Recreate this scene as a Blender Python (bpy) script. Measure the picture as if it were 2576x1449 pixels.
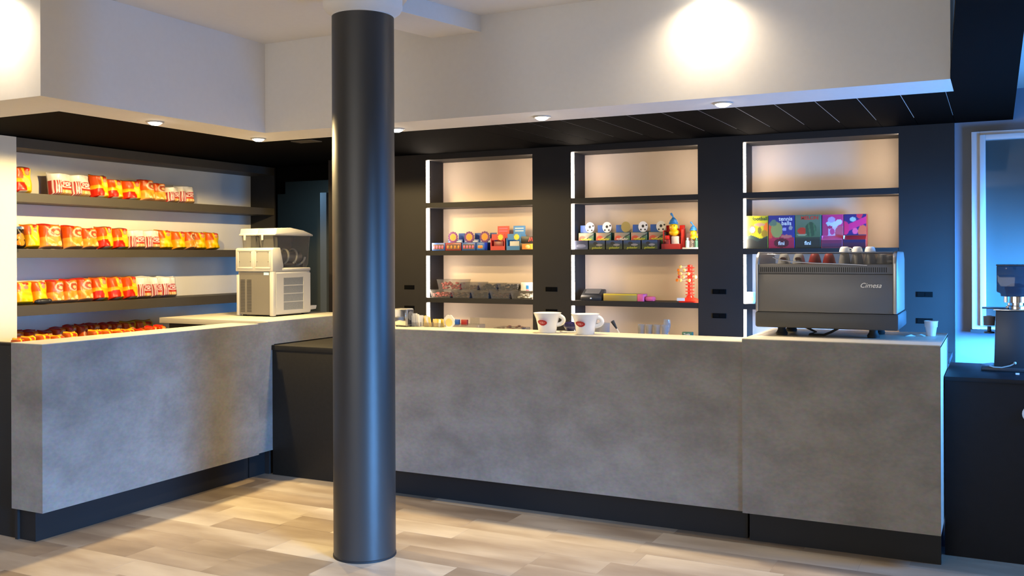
import bpy, bmesh, math, random
from mathutils import Vector, Matrix
random.seed(7)
for o in list(bpy.data.objects): bpy.data.objects.remove(o, do_unlink=True)
scene = bpy.context.scene
COL = scene.collection
PI = math.pi

# ------------------------------------------------------------------ camera
cam_d = bpy.data.cameras.new('camera'); cam = bpy.data.objects.new('camera', cam_d); COL.objects.link(cam)
cam_d.sensor_fit = 'HORIZONTAL'; cam_d.sensor_width = 36.0
cam_d.lens = 36.0 * 2406.4 / 2576.0
cam_d.shift_y = -(724.5 - 642.97) / 2576.0
cam_d.clip_start = 0.05
yaw, roll = math.radians(26.847), math.radians(-0.208)
fw = Vector((-math.sin(yaw), math.cos(yaw), 0)); rt = Vector((math.cos(yaw), math.sin(yaw), 0)); upv = Vector((0, 0, 1))
r2 = rt * math.cos(roll) + upv * math.sin(roll); u2 = upv * math.cos(roll) - rt * math.sin(roll)
cam.matrix_world = Matrix(((r2.x, u2.x, -fw.x, 0), (r2.y, u2.y, -fw.y, 0), (r2.z, u2.z, -fw.z, 1.55), (0, 0, 0, 1)))
scene.camera = cam

# ------------------------------------------------------------------ world, daylight, exposure
world = bpy.data.worlds.new('world'); scene.world = world; world.use_nodes = True
wb = world.node_tree.nodes['Background']; wb.inputs['Color'].default_value = (0.30, 0.50, 0.85, 1); wb.inputs['Strength'].default_value = 0.10
scene.view_settings.view_transform = 'Standard'; scene.view_settings.look = 'None'
scene.view_settings.gamma = 1.0; scene.view_settings.use_curve_mapping = False
scene.view_settings.exposure = 0.22
scene.cycles.max_bounces = 7; scene.cycles.diffuse_bounces = 4; scene.cycles.glossy_bounces = 3; scene.cycles.transmission_bounces = 4; scene.cycles.transparent_max_bounces = 12
scene.cycles.caustics_reflective = False; scene.cycles.caustics_refractive = False; scene.cycles.adaptive_threshold = 0.015

WARM = (1.0, 0.73, 0.33); WARMW = (1.0, 0.80, 0.56); SKY = (0.20, 0.47, 1.0)
def area(name, loc, look, sx, sy, power, color):
    d = bpy.data.lights.new(name, 'AREA'); d.shape = 'RECTANGLE'; d.size = sx; d.size_y = sy; d.energy = power; d.color = color
    o = bpy.data.objects.new(name, d); COL.objects.link(o); o.location = loc
    o.rotation_euler = (Vector(look) - Vector(loc)).to_track_quat('-Z', 'Z').to_euler()
    return o
# daylight entering through the glazed entrance on the right and the window at the end of the bar
ent = area('daylight_entrance', (2.5, 2.0, 0.65), (-2.3, 3.55, -1.0), 2.4, 1.1, 135, (0.15, 0.44, 1.0)); ent.data.spread = math.radians(50)
endw = area('daylight_end_window', (0.93, 6.2, 1.30), (-0.2, 7.05, 0.85), 0.9, 0.70, 105, (0.06, 0.35, 1.0)); endw.data.spread = math.radians(84)
area('daylight_end_window_near', (0.93, 5.55, 1.30), (-0.45, 5.60, 1.2), 0.6, 0.70, 66, (0.06, 0.35, 1.0))
area('front_fill_light', (-2.5, -3.4, 1.5), (-2.5, 0, 1.5), 4.5, 2.0, 100, (1.0, 0.96, 0.90))  # added neutral fill from behind the camera, no known window there

# ------------------------------------------------------------------ materials
def lin(c):
    if isinstance(c, str):
        c = tuple(int(c[i:i+2], 16) / 255 for i in (0, 2, 4))
    elif max(c) > 1.0: c = tuple(v / 255 for v in c)
    return tuple((v / 12.92 if v <= 0.04045 else ((v + 0.055) / 1.055) ** 2.4) for v in c)
def new_mat(name):
    m = bpy.data.materials.new(name); m.use_nodes = True
    return m, m.node_tree, m.node_tree.nodes['Principled BSDF']
def mat(name, col, rough=0.5, metal=0.0, spec=None, var=0.0, scale=8.0, bump=0.0, trans=0.0, alpha=1.0, coat=0.0, stretch=(1, 1, 1), raw=False):
    m, nt, b = new_mat(name)
    c = col if raw else lin(col)
    b.inputs['Roughness'].default_value = rough; b.inputs['Metallic'].default_value = metal
    if spec is not None: b.inputs['Specular IOR Level'].default_value = spec
    b.inputs['Transmission Weight'].default_value = trans; b.inputs['Alpha'].default_value = alpha; b.inputs['Coat Weight'].default_value = coat
    b.inputs['Base Color'].default_value = (*c, 1)
    tc = nt.nodes.new('ShaderNodeTexCoord'); mp = nt.nodes.new('ShaderNodeMapping'); mp.inputs['Scale'].default_value = stretch
    nz = nt.nodes.new('ShaderNodeTexNoise'); nz.inputs['Scale'].default_value = scale; nz.inputs['Detail'].default_value = 5
    nt.links.new(tc.outputs['Object'], mp.inputs['Vector']); nt.links.new(mp.outputs['Vector'], nz.inputs['Vector'])
    v = max(var, 0.03)
    mx = nt.nodes.new('ShaderNodeMix'); mx.data_type = 'RGBA'
    mx.inputs[6].default_value = (*[x * (1 - v) for x in c], 1); mx.inputs[7].default_value = (*[min(1, x * (1 + v)) for x in c], 1)
    nt.links.new(nz.outputs['Fac'], mx.inputs[0]); nt.links.new(mx.outputs[2], b.inputs['Base Color'])
    if bump > 0:
        bp = nt.nodes.new('ShaderNodeBump'); bp.inputs['Strength'].default_value = bump; bp.inputs['Distance'].default_value = 0.004
        nt.links.new(nz.outputs['Fac'], bp.inputs['Height']); nt.links.new(bp.outputs['Normal'], b.inputs['Normal'])
    return m
def emit(name, col, strength):
    m, nt, b = new_mat(name)
    b.inputs['Base Color'].default_value = (0.8, 0.8, 0.8, 1); b.inputs['Emission Color'].default_value = (*col, 1); b.inputs['Emission Strength'].default_value = strength
    return m
def concrete(name, c1, c2, rough=0.55):
    m, nt, b = new_mat(name); N = nt.nodes; L = nt.links
    tc = N.new('ShaderNodeTexCoord'); mp = N.new('ShaderNodeMapping'); mp.inputs['Scale'].default_value = (1, 1, 1.5)
    L.new(tc.outputs['Object'], mp.inputs['Vector'])
    n1 = N.new('ShaderNodeTexNoise'); n1.inputs['Scale'].default_value = 3.0; n1.inputs['Detail'].default_value = 10; n1.inputs['Roughness'].default_value = 0.60; n1.inputs['Distortion'].default_value = 0.15
    n2 = N.new('ShaderNodeTexNoise'); n2.inputs['Scale'].default_value = 38; n2.inputs['Detail'].default_value = 5
    L.new(mp.outputs['Vector'], n1.inputs['Vector']); L.new(mp.outputs['Vector'], n2.inputs['Vector'])
    r = N.new('ShaderNodeValToRGB'); r.color_ramp.elements[0].position = 0.33; r.color_ramp.elements[1].position = 0.68
    r.color_ramp.elements[0].color = (*c1, 1); r.color_ramp.elements[1].color = (*c2, 1)
    L.new(n1.outputs['Fac'], r.inputs['Fac'])
    mx = N.new('ShaderNodeMix'); mx.data_type = 'RGBA'; mx.blend_type = 'OVERLAY'; mx.inputs[0].default_value = 0.28
    L.new(r.outputs['Color'], mx.inputs[6]); L.new(n2.outputs['Color'], mx.inputs[7])
    hs = N.new('ShaderNodeHueSaturation'); hs.inputs['Saturation'].default_value = 0.75; L.new(mx.outputs[2], hs.inputs['Color']); L.new(hs.outputs['Color'], b.inputs['Base Color'])
    bp = N.new('ShaderNodeBump'); bp.inputs['Strength'].default_value = 0.12; bp.inputs['Distance'].default_value = 0.003
    L.new(n2.outputs['Fac'], bp.inputs['Height']); L.new(bp.outputs['Normal'], b.inputs['Normal'])
    b.inputs['Roughness'].default_value = rough; b.inputs['Specular IOR Level'].default_value = 0.35
    return m
def plank_mat():
    m, nt, b = new_mat('floor plank'); N = nt.nodes; L = nt.links
    tc = N.new('ShaderNodeTexCoord'); oi = N.new('ShaderNodeObjectInfo'); mp = N.new('ShaderNodeMapping'); mp.inputs['Scale'].default_value = (0.9, 3.0, 1)
    ad = N.new('ShaderNodeVectorMath'); ad.operation = 'ADD'; sc = N.new('ShaderNodeVectorMath'); sc.operation = 'SCALE'; sc.inputs[3].default_value = 37.0
    cb = N.new('ShaderNodeCombineXYZ'); L.new(oi.outputs['Random'], cb.inputs[0]); L.new(oi.outputs['Random'], cb.inputs[1])
    L.new(cb.outputs[0], sc.inputs[0]); L.new(tc.outputs['Object'], ad.inputs[0]); L.new(sc.outputs[0], ad.inputs[1]); L.new(ad.outputs[0], mp.inputs['Vector'])
    n1 = N.new('ShaderNodeTexNoise'); n1.inputs['Scale'].default_value = 1.6; n1.inputs['Detail'].default_value = 4
    L.new(mp.outputs['Vector'], n1.inputs['Vector'])
    a1 = N.new('ShaderNodeMath'); a1.operation = 'MULTIPLY_ADD'; a1.inputs[1].default_value = 0.50; L.new(oi.outputs['Random'], a1.inputs[0])
    a2 = N.new('ShaderNodeMath'); a2.operation = 'MULTIPLY_ADD'; a2.inputs[1].default_value = 1.05; a2.inputs[2].default_value = -0.27
    L.new(n1.outputs['Fac'], a2.inputs[0]); L.new(a2.outputs[0], a1.inputs[2])
    r = N.new('ShaderNodeValToRGB'); e = r.color_ramp.elements
    e[0].position = 0.1; e[0].color = (0.185, 0.135, 0.092, 1); e[1].position = 0.9; e[1].color = (0.56, 0.49, 0.385, 1)
    k = e.new(0.45); k.color = (0.325, 0.255, 0.185, 1)
    L.new(a1.outputs[0], r.inputs['Fac']); L.new(r.outputs['Color'], b.inputs['Base Color'])
    b.inputs['Roughness'].default_value = 0.42; b.inputs['Specular IOR Level'].default_value = 0.35
    return m
def vcol_mat(name, rough=0.35, spec=0.5):
    m, nt, b = new_mat(name)
    a = nt.nodes.new('ShaderNodeAttribute'); a.attribute_name = 'Col'
    nt.links.new(a.outputs['Color'], b.inputs['Base Color']); b.inputs['Roughness'].default_value = rough; b.inputs['Specular IOR Level'].default_value = spec
    return m
def glass_mat(name, tint, rough=0.05, amount=0.75):
    # thin clear plastic or glass: mostly see-through, with a glossy surface
    m, nt, b = new_mat(name); N = nt.nodes; L = nt.links
    b.inputs['Base Color'].default_value = (*tint, 1); b.inputs['Roughness'].default_value = rough
    tr = N.new('ShaderNodeBsdfTransparent'); tr.inputs['Color'].default_value = (*[min(1, 0.55 + 0.5 * t) for t in tint], 1)
    mx = N.new('ShaderNodeMixShader'); mx.inputs[0].default_value = amount
    L.new(b.outputs[0], mx.inputs[1]); L.new(tr.outputs[0], mx.inputs[2]); L.new(mx.outputs[0], N['Material Output'].inputs['Surface'])
    return m

M = dict(
    white=mat('white paint', (0.74, 0.72, 0.69), 0.8, raw=True, var=0.02, scale=30, bump=0.05),
    cream=mat('cream laminate', (0.84, 0.80, 0.69), 0.7, raw=True, var=0.02),
    niche=mat('pale beige panel', (0.66, 0.535, 0.42), 0.75, raw=True, var=0.03, scale=3),
    blackceil=mat('matt black panel', (0.0022, 0.002, 0.0019), 0.9, raw=True, var=0.05, spec=0.04),
    alu=mat('aluminium strip', (0.75, 0.75, 0.75), 0.45, raw=True),
    charcoal=mat('charcoal laminate', (0.020, 0.0178, 0.017), 0.6, raw=True, var=0.12, scale=6, spec=0.3),
    column=mat('dark grey column paint', (0.020, 0.0195, 0.019), 0.42, raw=True, var=0.06, scale=5, spec=0.7),
    shelfdark=mat('dark brown shelf laminate', (0.065, 0.055, 0.040), 0.55, raw=True, var=0.1),
    plinth=mat('dark plinth', (0.014, 0.014, 0.015), 0.55, raw=True, var=0.1, spec=0.3),
    darkoak=mat('dark speckled laminate', (0.013, 0.0115, 0.009), 0.55, raw=True, var=0.4, scale=40, spec=0.3),
    darkblue=mat('dark slate laminate', (0.009, 0.010, 0.0135), 0.55, raw=True, var=0.2, scale=20, spec=0.2),
    ledge=mat('pale laminate edge top', (0.46, 0.43, 0.355), 0.45, raw=True, var=0.03),
    conc=concrete('concrete laminate', (0.182, 0.166, 0.146), (0.278, 0.260, 0.234)),
    floor=mat('screed', (0.30, 0.26, 0.21), 0.7, raw=True, var=0.1),
    plank=plank_mat(),
    led=emit('led strip', (1.0, 0.82, 0.64), 42.0),
    lamp=emit('lamp lens', (1.0, 0.93, 0.80), 22.0),
    steel=mat('brushed steel', (0.42, 0.41, 0.40), 0.36, metal=0.9, raw=True, var=0.05, scale=60, stretch=(0.2, 1, 8)),
    chrome=mat('chrome', (0.75, 0.75, 0.75), 0.12, metal=1.0, raw=True),
    satin=mat('satin grey panel', (0.150, 0.149, 0.150), 0.42, metal=0.35, raw=True, var=0.03),
    rubber=mat('black rubber', (0.012, 0.012, 0.012), 0.6, raw=True),
    dkplastic=mat('dark plastic', (0.025, 0.026, 0.028), 0.38, raw=True),
    basegrey=mat('dark grey enamel', (0.055, 0.056, 0.058), 0.45, raw=True),
    whitepl=mat('white plastic', (0.42, 0.41, 0.375), 0.35, raw=True),
    porcelain=mat('white porcelain', (0.82, 0.82, 0.81), 0.15, raw=True, coat=0.3),
    greypanel=mat('grey brown panel', (0.125, 0.115, 0.10), 0.5, raw=True),
    filtergrey=mat('grey filter mesh', (0.20, 0.21, 0.21), 0.7, raw=True, var=0.35, scale=150),
    clear=glass_mat('clear plastic', (0.45, 0.43, 0.40), 0.10, 0.80),
    bowlclear=glass_mat('clear bowl', (0.42, 0.40, 0.36), 0.05, 0.85),
    smoked=glass_mat('smoked acrylic', (0.10, 0.10, 0.10), 0.05, 0.80),
    smokeblue=glass_mat('smoked hopper', (0.03, 0.05, 0.08), 0.06, 0.35),
    glassware=glass_mat('drinking glass', (0.5, 0.5, 0.5), 0.03, 0.78),
    pane=mat('dark window glass', (0.07, 0.085, 0.085), 0.04, raw=True, spec=0.8),
    pvc=mat('white window frame', (0.66, 0.68, 0.70), 0.45, raw=True),
    red=mat('red card', (0.62, 0.03, 0.02), 0.4, raw=True), redpl=mat('glossy red plastic', (0.75, 0.02, 0.01), 0.25, raw=True),
    blue=mat('blue card', (0.015, 0.09, 0.38), 0.4, raw=True), ltblue=mat('light blue card', (0.02, 0.20, 0.55), 0.4, raw=True),
    hatblue=mat('blue plastic hat', (0.03, 0.18, 0.52), 0.3, raw=True), duck=mat('yellow plastic', (0.85, 0.55, 0.01), 0.35, raw=True),
    orange=mat('orange', (0.85, 0.25, 0.02), 0.4, raw=True), black=mat('black card', (0.012, 0.010, 0.010), 0.4, raw=True),
    yellow=mat('yellow card', (0.85, 0.62, 0.03), 0.4, raw=True), amber=mat('amber translucent plastic', (0.36, 0.26, 0.07), 0.35, raw=True),
    pink=mat('pink card', (0.75, 0.12, 0.25), 0.4, raw=True), navy=mat('navy glaze', (0.015, 0.013, 0.07), 0.12, raw=True),
    green=mat('green card', (0.03, 0.12, 0.08), 0.4, raw=True), limetxt=mat('lime lettering', (0.62, 0.60, 0.03), 0.5, raw=True),
    candyred=mat('red candy', (0.60, 0.06, 0.04), 0.35, raw=True, var=0.3, scale=40), candydark=mat('liquorice candy', (0.020, 0.018, 0.018), 0.4, raw=True, var=0.3, scale=40),
    candymix=mat('brown candy', (0.16, 0.08, 0.05), 0.4, raw=True, var=0.6, scale=30), paper=mat('white paper', (0.80, 0.78, 0.72), 0.7, raw=True),
    palegold=mat('pale gold paper', (0.85, 0.62, 0.20), 0.5, raw=True), bluepaper=mat('pale blue paper', (0.45, 0.70, 0.80), 0.6, raw=True),
    endwall=mat('blue shaded white paint', (0.20, 0.24, 0.31), 0.7, raw=True, var=0.03),  # wall_end is white; blue daylight and dimness are put into this colour
    dimwall=mat('grey green wall', (0.16, 0.18, 0.17), 0.8, raw=True), slush=mat('dark slush', (0.045, 0.028, 0.022), 0.3, raw=True),
    print=vcol_mat('printed film', 0.32, 0.5), card=vcol_mat('printed card', 0.45, 0.4),
    maroon=mat('maroon', (0.28, 0.02, 0.02), 0.4, raw=True), whitetxt=mat('white lettering', (0.80, 0.78, 0.75), 0.5, raw=True), greentxt=mat('dark green lettering', (0.02, 0.07, 0.02), 0.5, raw=True),
    sockblack=mat('black socket plastic', (0.004, 0.004, 0.004), 0.9, raw=True, spec=0.03),
    covergrey=mat('beige grey plastic', (0.24, 0.235, 0.21), 0.5, raw=True),
    foam=mat('white foam', (0.85, 0.85, 0.84), 0.6, raw=True),
)

# ------------------------------------------------------------------ mesh helpers
class MB:
    def __init__(s): s.bm = bmesh.new()
    def box(s, x0, x1, y0, y1, z0, z1, bev=0.0, seg=2):
        t = bmesh.new(); r = bmesh.ops.create_cube(t, size=1.0)
        for v in t.verts: v.co = Vector(((x0 + x1) / 2 + v.co.x * (x1 - x0), (y0 + y1) / 2 + v.co.y * (y1 - y0), (z0 + z1) / 2 + v.co.z * (z1 - z0)))
        if bev > 0: bmesh.ops.bevel(t, geom=list(t.edges), offset=bev, segments=seg, affect='EDGES', profile=0.5)
        s._join(t); return s
    def _join(s, t, mtx=None):
        if mtx is not None: bmesh.ops.transform(t, matrix=mtx, verts=t.verts)
        me = bpy.data.meshes.new('t'); t.to_mesh(me); t.free(); s.bm.from_mesh(me); bpy.data.meshes.remove(me)
    def lathe(s, prof, n=32, cx=0, cy=0, mtx=None):
        t = bmesh.new(); rings = []
        for r, z in prof:
            if r < 1e-6: rings.append([t.verts.new((cx, cy, z))])
            else: rings.append([t.verts.new((cx + r * math.cos(2 * PI * i / n), cy + r * math.sin(2 * PI * i / n), z)) for i in range(n)])
        for a, b in zip(rings, rings[1:]):
            if len(a) == 1 and len(b) == 1: continue
            for i in range(n):
                j = (i + 1) % n
                if len(a) == 1: t.faces.new((a[0], b[j], b[i]))
                elif len(b) == 1: t.faces.new((a[i], a[j], b[0]))
                else: t.faces.new((a[i], a[j], b[j], b[i]))
        bmesh.ops.recalc_face_normals(t, faces=t.faces)
        s._join(t, mtx); return s
    def tube(s, pts, r, n=10, closed=False):
        pts = [Vector(p) for p in pts]; rr = r if isinstance(r, (list, tuple)) else [r] * len(pts)
        t = bmesh.new(); rings = []; N = len(pts); ref = None
        for i, p in enumerate(pts):
            if closed: d = pts[(i + 1) % N] - pts[i - 1]
            else: d = pts[min(i + 1, N - 1)] - pts[max(i - 1, 0)]
            d.normalize()
            if ref is None: ref = d.orthogonal().normalized()
            a = (ref - d * ref.dot(d)).normalized(); ref = a; b = d.cross(a)
            rings.append([t.verts.new(p + (a * math.cos(2 * PI * k / n) + b * math.sin(2 * PI * k / n)) * rr[i]) for k in range(n)])
        prs = list(zip(rings, rings[1:])) + ([(rings[-1], rings[0])] if closed else [])
        for a, b in prs:
            for k in range(n): t.faces.new((a[k], a[(k + 1) % n], b[(k + 1) % n], b[k]))
        if not closed: t.faces.new(rings[0][::-1]); t.faces.new(rings[-1])
        bmesh.ops.recalc_face_normals(t, faces=t.faces); s._join(t); return s
    def ball(s, c, r, sc=(1, 1, 1), sub=2):
        t = bmesh.new(); bmesh.ops.create_icosphere(t, subdivisions=sub, radius=r)
        for v in t.verts: v.co = Vector((c[0] + v.co.x * sc[0], c[1] + v.co.y * sc[1], c[2] + v.co.z * sc[2]))
        s._join(t); return s
    def prism(s, poly, axis, a, b, bev=0.0):
        # poly: 2-D points; axis X -> (y,z), Y -> (x,z), Z -> (x,y)
        t = bmesh.new()
        def P(q, k): return (k, q[0], q[1]) if axis == 'X' else ((q[0], k, q[1]) if axis == 'Y' else (q[0], q[1], k))
        A = [t.verts.new(P(q, a)) for q in poly]; B = [t.verts.new(P(q, b)) for q in poly]; n = len(poly)
        t.faces.new(A); t.faces.new(B[::-1])
        for i in range(n): t.faces.new((A[i], B[i], B[(i + 1) % n], A[(i + 1) % n]))
        bmesh.ops.recalc_face_normals(t, faces=t.faces)
        if bev > 0: bmesh.ops.bevel(t, geom=list(t.edges), offset=bev, segments=2, affect='EDGES', profile=0.5)
        s._join(t); return s
    def obj(s, name, m, parent=None, smooth=False, loc=None, rot=None):
        me = bpy.data.meshes.new(name); s.bm.to_mesh(me); s.bm.free()
        me.materials.append(M[m] if isinstance(m, str) else m)
        if smooth:
            me.polygons.foreach_set('use_smooth', [True] * len(me.polygons))
            if hasattr(me, 'set_sharp_from_angle'): me.set_sharp_from_angle(angle=math.radians(38))
        return link(name, me, parent, loc, rot)
def link(name, me, parent=None, loc=None, rot=None):
    o = bpy.data.objects.new(name, me); COL.objects.link(o)
    if parent is not None: o.parent = parent
    if loc is not None: o.location = loc
    if rot is not None: o.rotation_euler = rot
    return o
def tag(o, label=None, cat=None, group=None, kind=None):
    if label: o['label'] = label
    if cat: o['category'] = cat
    if group: o['group'] = group
    if kind: o['kind'] = kind
    return o
def thing(name, label, cat, loc=(0, 0, 0), rotz=0.0, group=None, kind=None):
    o = bpy.data.objects.new(name, None); COL.objects.link(o); o.empty_display_size = 0.05
    o.location = loc; o.rotation_euler = (0, 0, rotz)
    return tag(o, label, cat, group, kind)
def box(name, m, x0, x1, y0, y1, z0, z1, parent=None, bev=0.0, smooth=None):
    return MB().box(x0, x1, y0, y1, z0, z1, bev).obj(name, m, parent, bev > 0 if smooth is None else smooth)
def struct(name, m, x0, x1, y0, y1, z0, z1, label, cat, bev=0.0):
    return tag(box(name, m, x0, x1, y0, y1, z0, z1, None, bev), label, cat, None, 'structure')
def text(s, size, m, parent, loc, rot=(PI / 2, 0, 0), ext=0.0006, shear=0.0, name='lettering', sx=1.0, bold=0.0):
    c = bpy.data.curves.new('t', 'FONT'); c.body = s; c.size = size; c.align_x = 'CENTER'; c.align_y = 'CENTER'; c.extrude = ext; c.shear = shear; c.offset = bold; c.resolution_u = 3
    t = bpy.data.objects.new('t', c); COL.objects.link(t)
    me = bpy.data.meshes.new_from_object(t); bpy.data.objects.remove(t, do_unlink=True); bpy.data.curves.remove(c)
    me.name = name; me.materials.clear(); me.materials.append(M[m])
    o = link(name, me, parent, loc, rot); o.scale = (sx, 1, 1); return o
def grid_mesh(name, nx, ny, pos, colf, m='card'):
    vs, fs, cs = [], [], []
    for j in range(ny + 1):
        for i in range(nx + 1):
            u, v = i / nx, j / ny; vs.append(pos(u, v)); cs.append((*lin(colf(u, v)), 1))
    for j in range(ny):
        for i in range(nx):
            a = j * (nx + 1) + i; fs.append((a, a + 1, a + nx + 2, a + nx + 1))
    me = bpy.data.meshes.new(name); me.from_pydata(vs, [], fs)
    ca = me.color_attributes.new('Col', 'FLOAT_COLOR', 'POINT')
    for k, c in enumerate(cs): ca.data[k].color = c
    me.materials.append(M[m]); return me
def print_panel(name, w, h, colf, parent, loc, nx=28, ny=28, rot=None, m='card'):
    me = grid_mesh(name, nx, ny, lambda u, v: ((u - .5) * w, 0, v * h), colf, m)
    return link(name, me, parent, loc, rot)
ORD = ['first', 'second', 'third', 'fourth', 'fifth', 'sixth', 'seventh', 'eighth', 'ninth', 'tenth', 'eleventh', 'twelfth', 'thirteenth', 'fourteenth', 'fifteenth']

# ================================================================== THE SETTING
fl = tag(box('floor', 'floor', -9, 2.7, -3.6, 9.4, -0.10, -0.009), 'beige wood plank floor in front of the bar', 'floor', None, 'structure')
pm = {}
y = 1.25; row = 0
while y < 5.44:
    x = -6.1 - random.random() * 0.6
    while x < 0.95:
        L = random.choice((0.36, 0.52, 0.70, 0.88, 1.05)); wpl = 0.205
        if L not in pm:
            me = bpy.data.meshes.new('plank'); b = bmesh.new(); bmesh.ops.create_cube(b, size=1)
            for v in b.verts: v.co = Vector((v.co.x * (L - 0.0005), v.co.y * (wpl - 0.0005), v.co.z * 0.008 - 0.0045))
            b.to_mesh(me); b.free(); me.materials.append(M['plank']); pm[L] = me
        link('plank', pm[L], fl, (x + L / 2, y + wpl / 2, random.uniform(-0.0003, 0.0003)))
        x += L
    y += 0.205; row += 1

struct('ceiling_white', 'white', -9, -0.2, -3.6, 5.24, 3.046, 3.10, 'white plaster ceiling in front of the bulkhead', 'ceiling')
struct('ceiling_right', 'white', -0.2, 2.7, -3.6, 2.6, 2.62, 2.70, 'white ceiling over the entrance side', 'ceiling')
struct('ceiling_end', 'white', 0.10, 2.7, 2.6, 7.4, 2.62, 2.70, 'grey lit ceiling beyond the black panels', 'ceiling')
# white L-shaped bulkhead over the bar
bh = MB(); zs = 2.42
bh.prism([(-9, 3.452), (-4.59, 3.452), (-4.59, 5.227), (-0.2, 5.227), (-0.2, 5.63), (-4.979, 5.63), (-4.979, 3.868), (-9, 3.868)], 'Z', zs, 3.09)
tag(bh.obj('ceiling_bulkhead', 'white'), 'white L shaped plaster bulkhead hanging over the bar', 'bulkhead', None, 'structure')
# ceiling beam running from the column to the bulkhead
bm = MB(); bm.prism([(-3.208, 5.30), (-2.86, 5.30), (-2.86, 5.227), (-3.16, 4.05), (-3.16, 3.0), (-3.50, 3.0), (-3.50, 4.05)], 'Z', 2.942, 3.06)
bm.bm.clear(); bm.prism([(-3.195, 5.29), (-2.845, 5.29), (-3.245, 3.63), (-2.62, 3.2), (-3.0, 2.6), (-3.70, 3.3)], 'Z', 2.942, 3.06)
bm.bm.clear(); bm.prism([(-3.195, 5.29), (-2.842, 5.29), (-3.02, 4.56), (-2.72, 4.25), (-2.72, 3.85), (-3.20, 3.85), (-3.44, 4.30)], 'Z', 2.942, 3.06)
tag(bm.obj('ceiling_beam', 'white'), 'shallow white ceiling beam from the column to the bulkhead', 'beam', None, 'structure')

# black panelled ceiling behind the bulkhead
bc = MB(); bc.box(-9, -3.183, 5.63, 8.4, zs, zs + .04); bc.box(-9, -4.979, 3.868, 5.63, zs, zs + .04); bc.box(-3.183, 0.10, 6.98, 7.4, zs, zs + .04); bc.box(-0.238, -0.2, 5.63, 6.98, zs, zs + .02)
bc.prism([(-0.2, 5.2), (-0.2, 6.98), (0.10, 6.98), (0.10, 2.6), (-0.07, 2.6)], 'Z', zs, zs + .04); bc.prism([(0.09, 2.6), (0.10, 2.6), (0.10, 7.0), (0.09, 7.0)], 'Z', zs + .04, zs + .24)
cb = tag(bc.obj('ceiling_black', 'blackceil'), 'black panelled ceiling behind the white bulkhead', 'ceiling', None, 'structure')
gx = [-3.183 + 0.2265 * i for i in range(14)]; 
pme = bpy.data.meshes.new('ceiling_panel'); b = bmesh.new(); bmesh.ops.create_cube(b, size=1)
for v in b.verts: v.co = Vector((v.co.x * 0.2225, v.co.y * 1.35, v.co.z * .02 + .01))
b.to_mesh(pme); b.free(); pme.materials.append(M['blackceil'])
sme = bpy.data.meshes.new('joint_strip'); b = bmesh.new(); bmesh.ops.create_cube(b, size=1)
for v in b.verts: v.co = Vector((v.co.x * 0.0045, v.co.y * 1.35, v.co.z * .006 + .004))
b.to_mesh(sme); b.free(); sme.materials.append(M['alu'])
for i in range(13):
    link('ceiling_panel', pme, cb, ((gx[i] + gx[i + 1]) / 2, 6.305, zs))
    st = link('joint_strip', sme, cb, (gx[i + 1], 6.12, zs)); st.scale = (1, 0.72, 1)

# walls
struct('wall_left', 'cream', -6.70, -6.60, 2.0, 7.42, 0, 2.46, 'white wall behind the snack shelves', 'wall')
wbk = MB(); wbk.box(-6.70, -6.36, 7.32, 7.42, 0, 2.46); wbk.box(-6.36, -5.50, 7.32, 7.42, 2.285, 2.46); wbk.box(-6.36, -6.255, 7.33, 7.41, 2.165, 2.285); wbk.box(-5.42, -0.24, 7.32, 7.42, 0, 2.46)
tag(wbk.obj('wall_back', 'blackceil'), 'black back wall around the doorway in the corner', 'wall', None, 'structure')
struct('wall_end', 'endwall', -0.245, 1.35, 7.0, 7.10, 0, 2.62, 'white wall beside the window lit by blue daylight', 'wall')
struct('wall_far', 'dimwall', -8.6, -4.2, 9.1, 9.2, 0, 2.6, 'dim grey wall of the room beyond the doorway', 'wall')
fr = MB(); fr.box(-8.7, -8.6, 7.4, 9.2, 0, 2.6); fr.box(-5.0, -4.9, 7.42, 9.2, 0, 2.6); fr.box(-8.7, -4.9, 7.42, 9.2, 2.46, 2.55)
tag(fr.obj('wall_side_room', 'dimwall'), 'grey side walls of the room beyond the doorway', 'wall', None, 'structure')
struct('trim_1', 'endwall', -6.645, -6.56, 8.45, 8.52, 0, 2.25, 'pale door jamb seen through the corner doorway', 'trim')
area('side_room_light', (-6.9, 8.2, 2.3), (-6.5, 9.0, 0.6), 0.5, 0.3, 2.0, (0.45, 0.75, 0.95))
# walls around the room (outside the view) with openings for the daylight and the added front fill
rw = MB()
rw.box(2.6, 2.7, -3.6, 0.7, 0, 3.1); rw.box(2.6, 2.7, 3.3, 4.6, 0, 3.1); rw.box(2.6, 2.7, 0.7, 3.3, 2.3, 3.1); rw.box(2.6, 2.7, 0.7, 3.3, 0, 0.08)
rw.box(0.98, 2.7, 4.5, 4.6, 0, 3.1); rw.box(0.98, 1.08, 4.6, 5.2, 0, 2.7); rw.box(0.98, 1.08, 6.7, 7.1, 0, 2.7); rw.box(0.98, 1.08, 5.2, 6.7, 0, 0.9); rw.box(0.98, 1.08, 5.2, 6.7, 2.1, 2.7)
tag(rw.obj('wall_right', 'white'), 'white wall with glazed openings to the right of the bar', 'wall', None, 'structure')
fw_ = MB(); fw_.box(-9, -4.8, -3.6, -3.5, 0, 3.1); fw_.box(-0.2, 2.7, -3.6, -3.5, 0, 3.1); fw_.box(-4.8, -0.2, -3.6, -3.5, 2.5, 3.1); fw_.box(-4.8, -0.2, -3.6, -3.5, 0, 0.5)
tag(fw_.obj('wall_front', 'white'), 'white wall with a wide opening facing the bar', 'wall', None, 'structure')
struct('wall_far_left', 'white', -9.1, -9, -3.6, 3.9, 0, 3.1, 'white wall at the far left of the room', 'wall')
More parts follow.
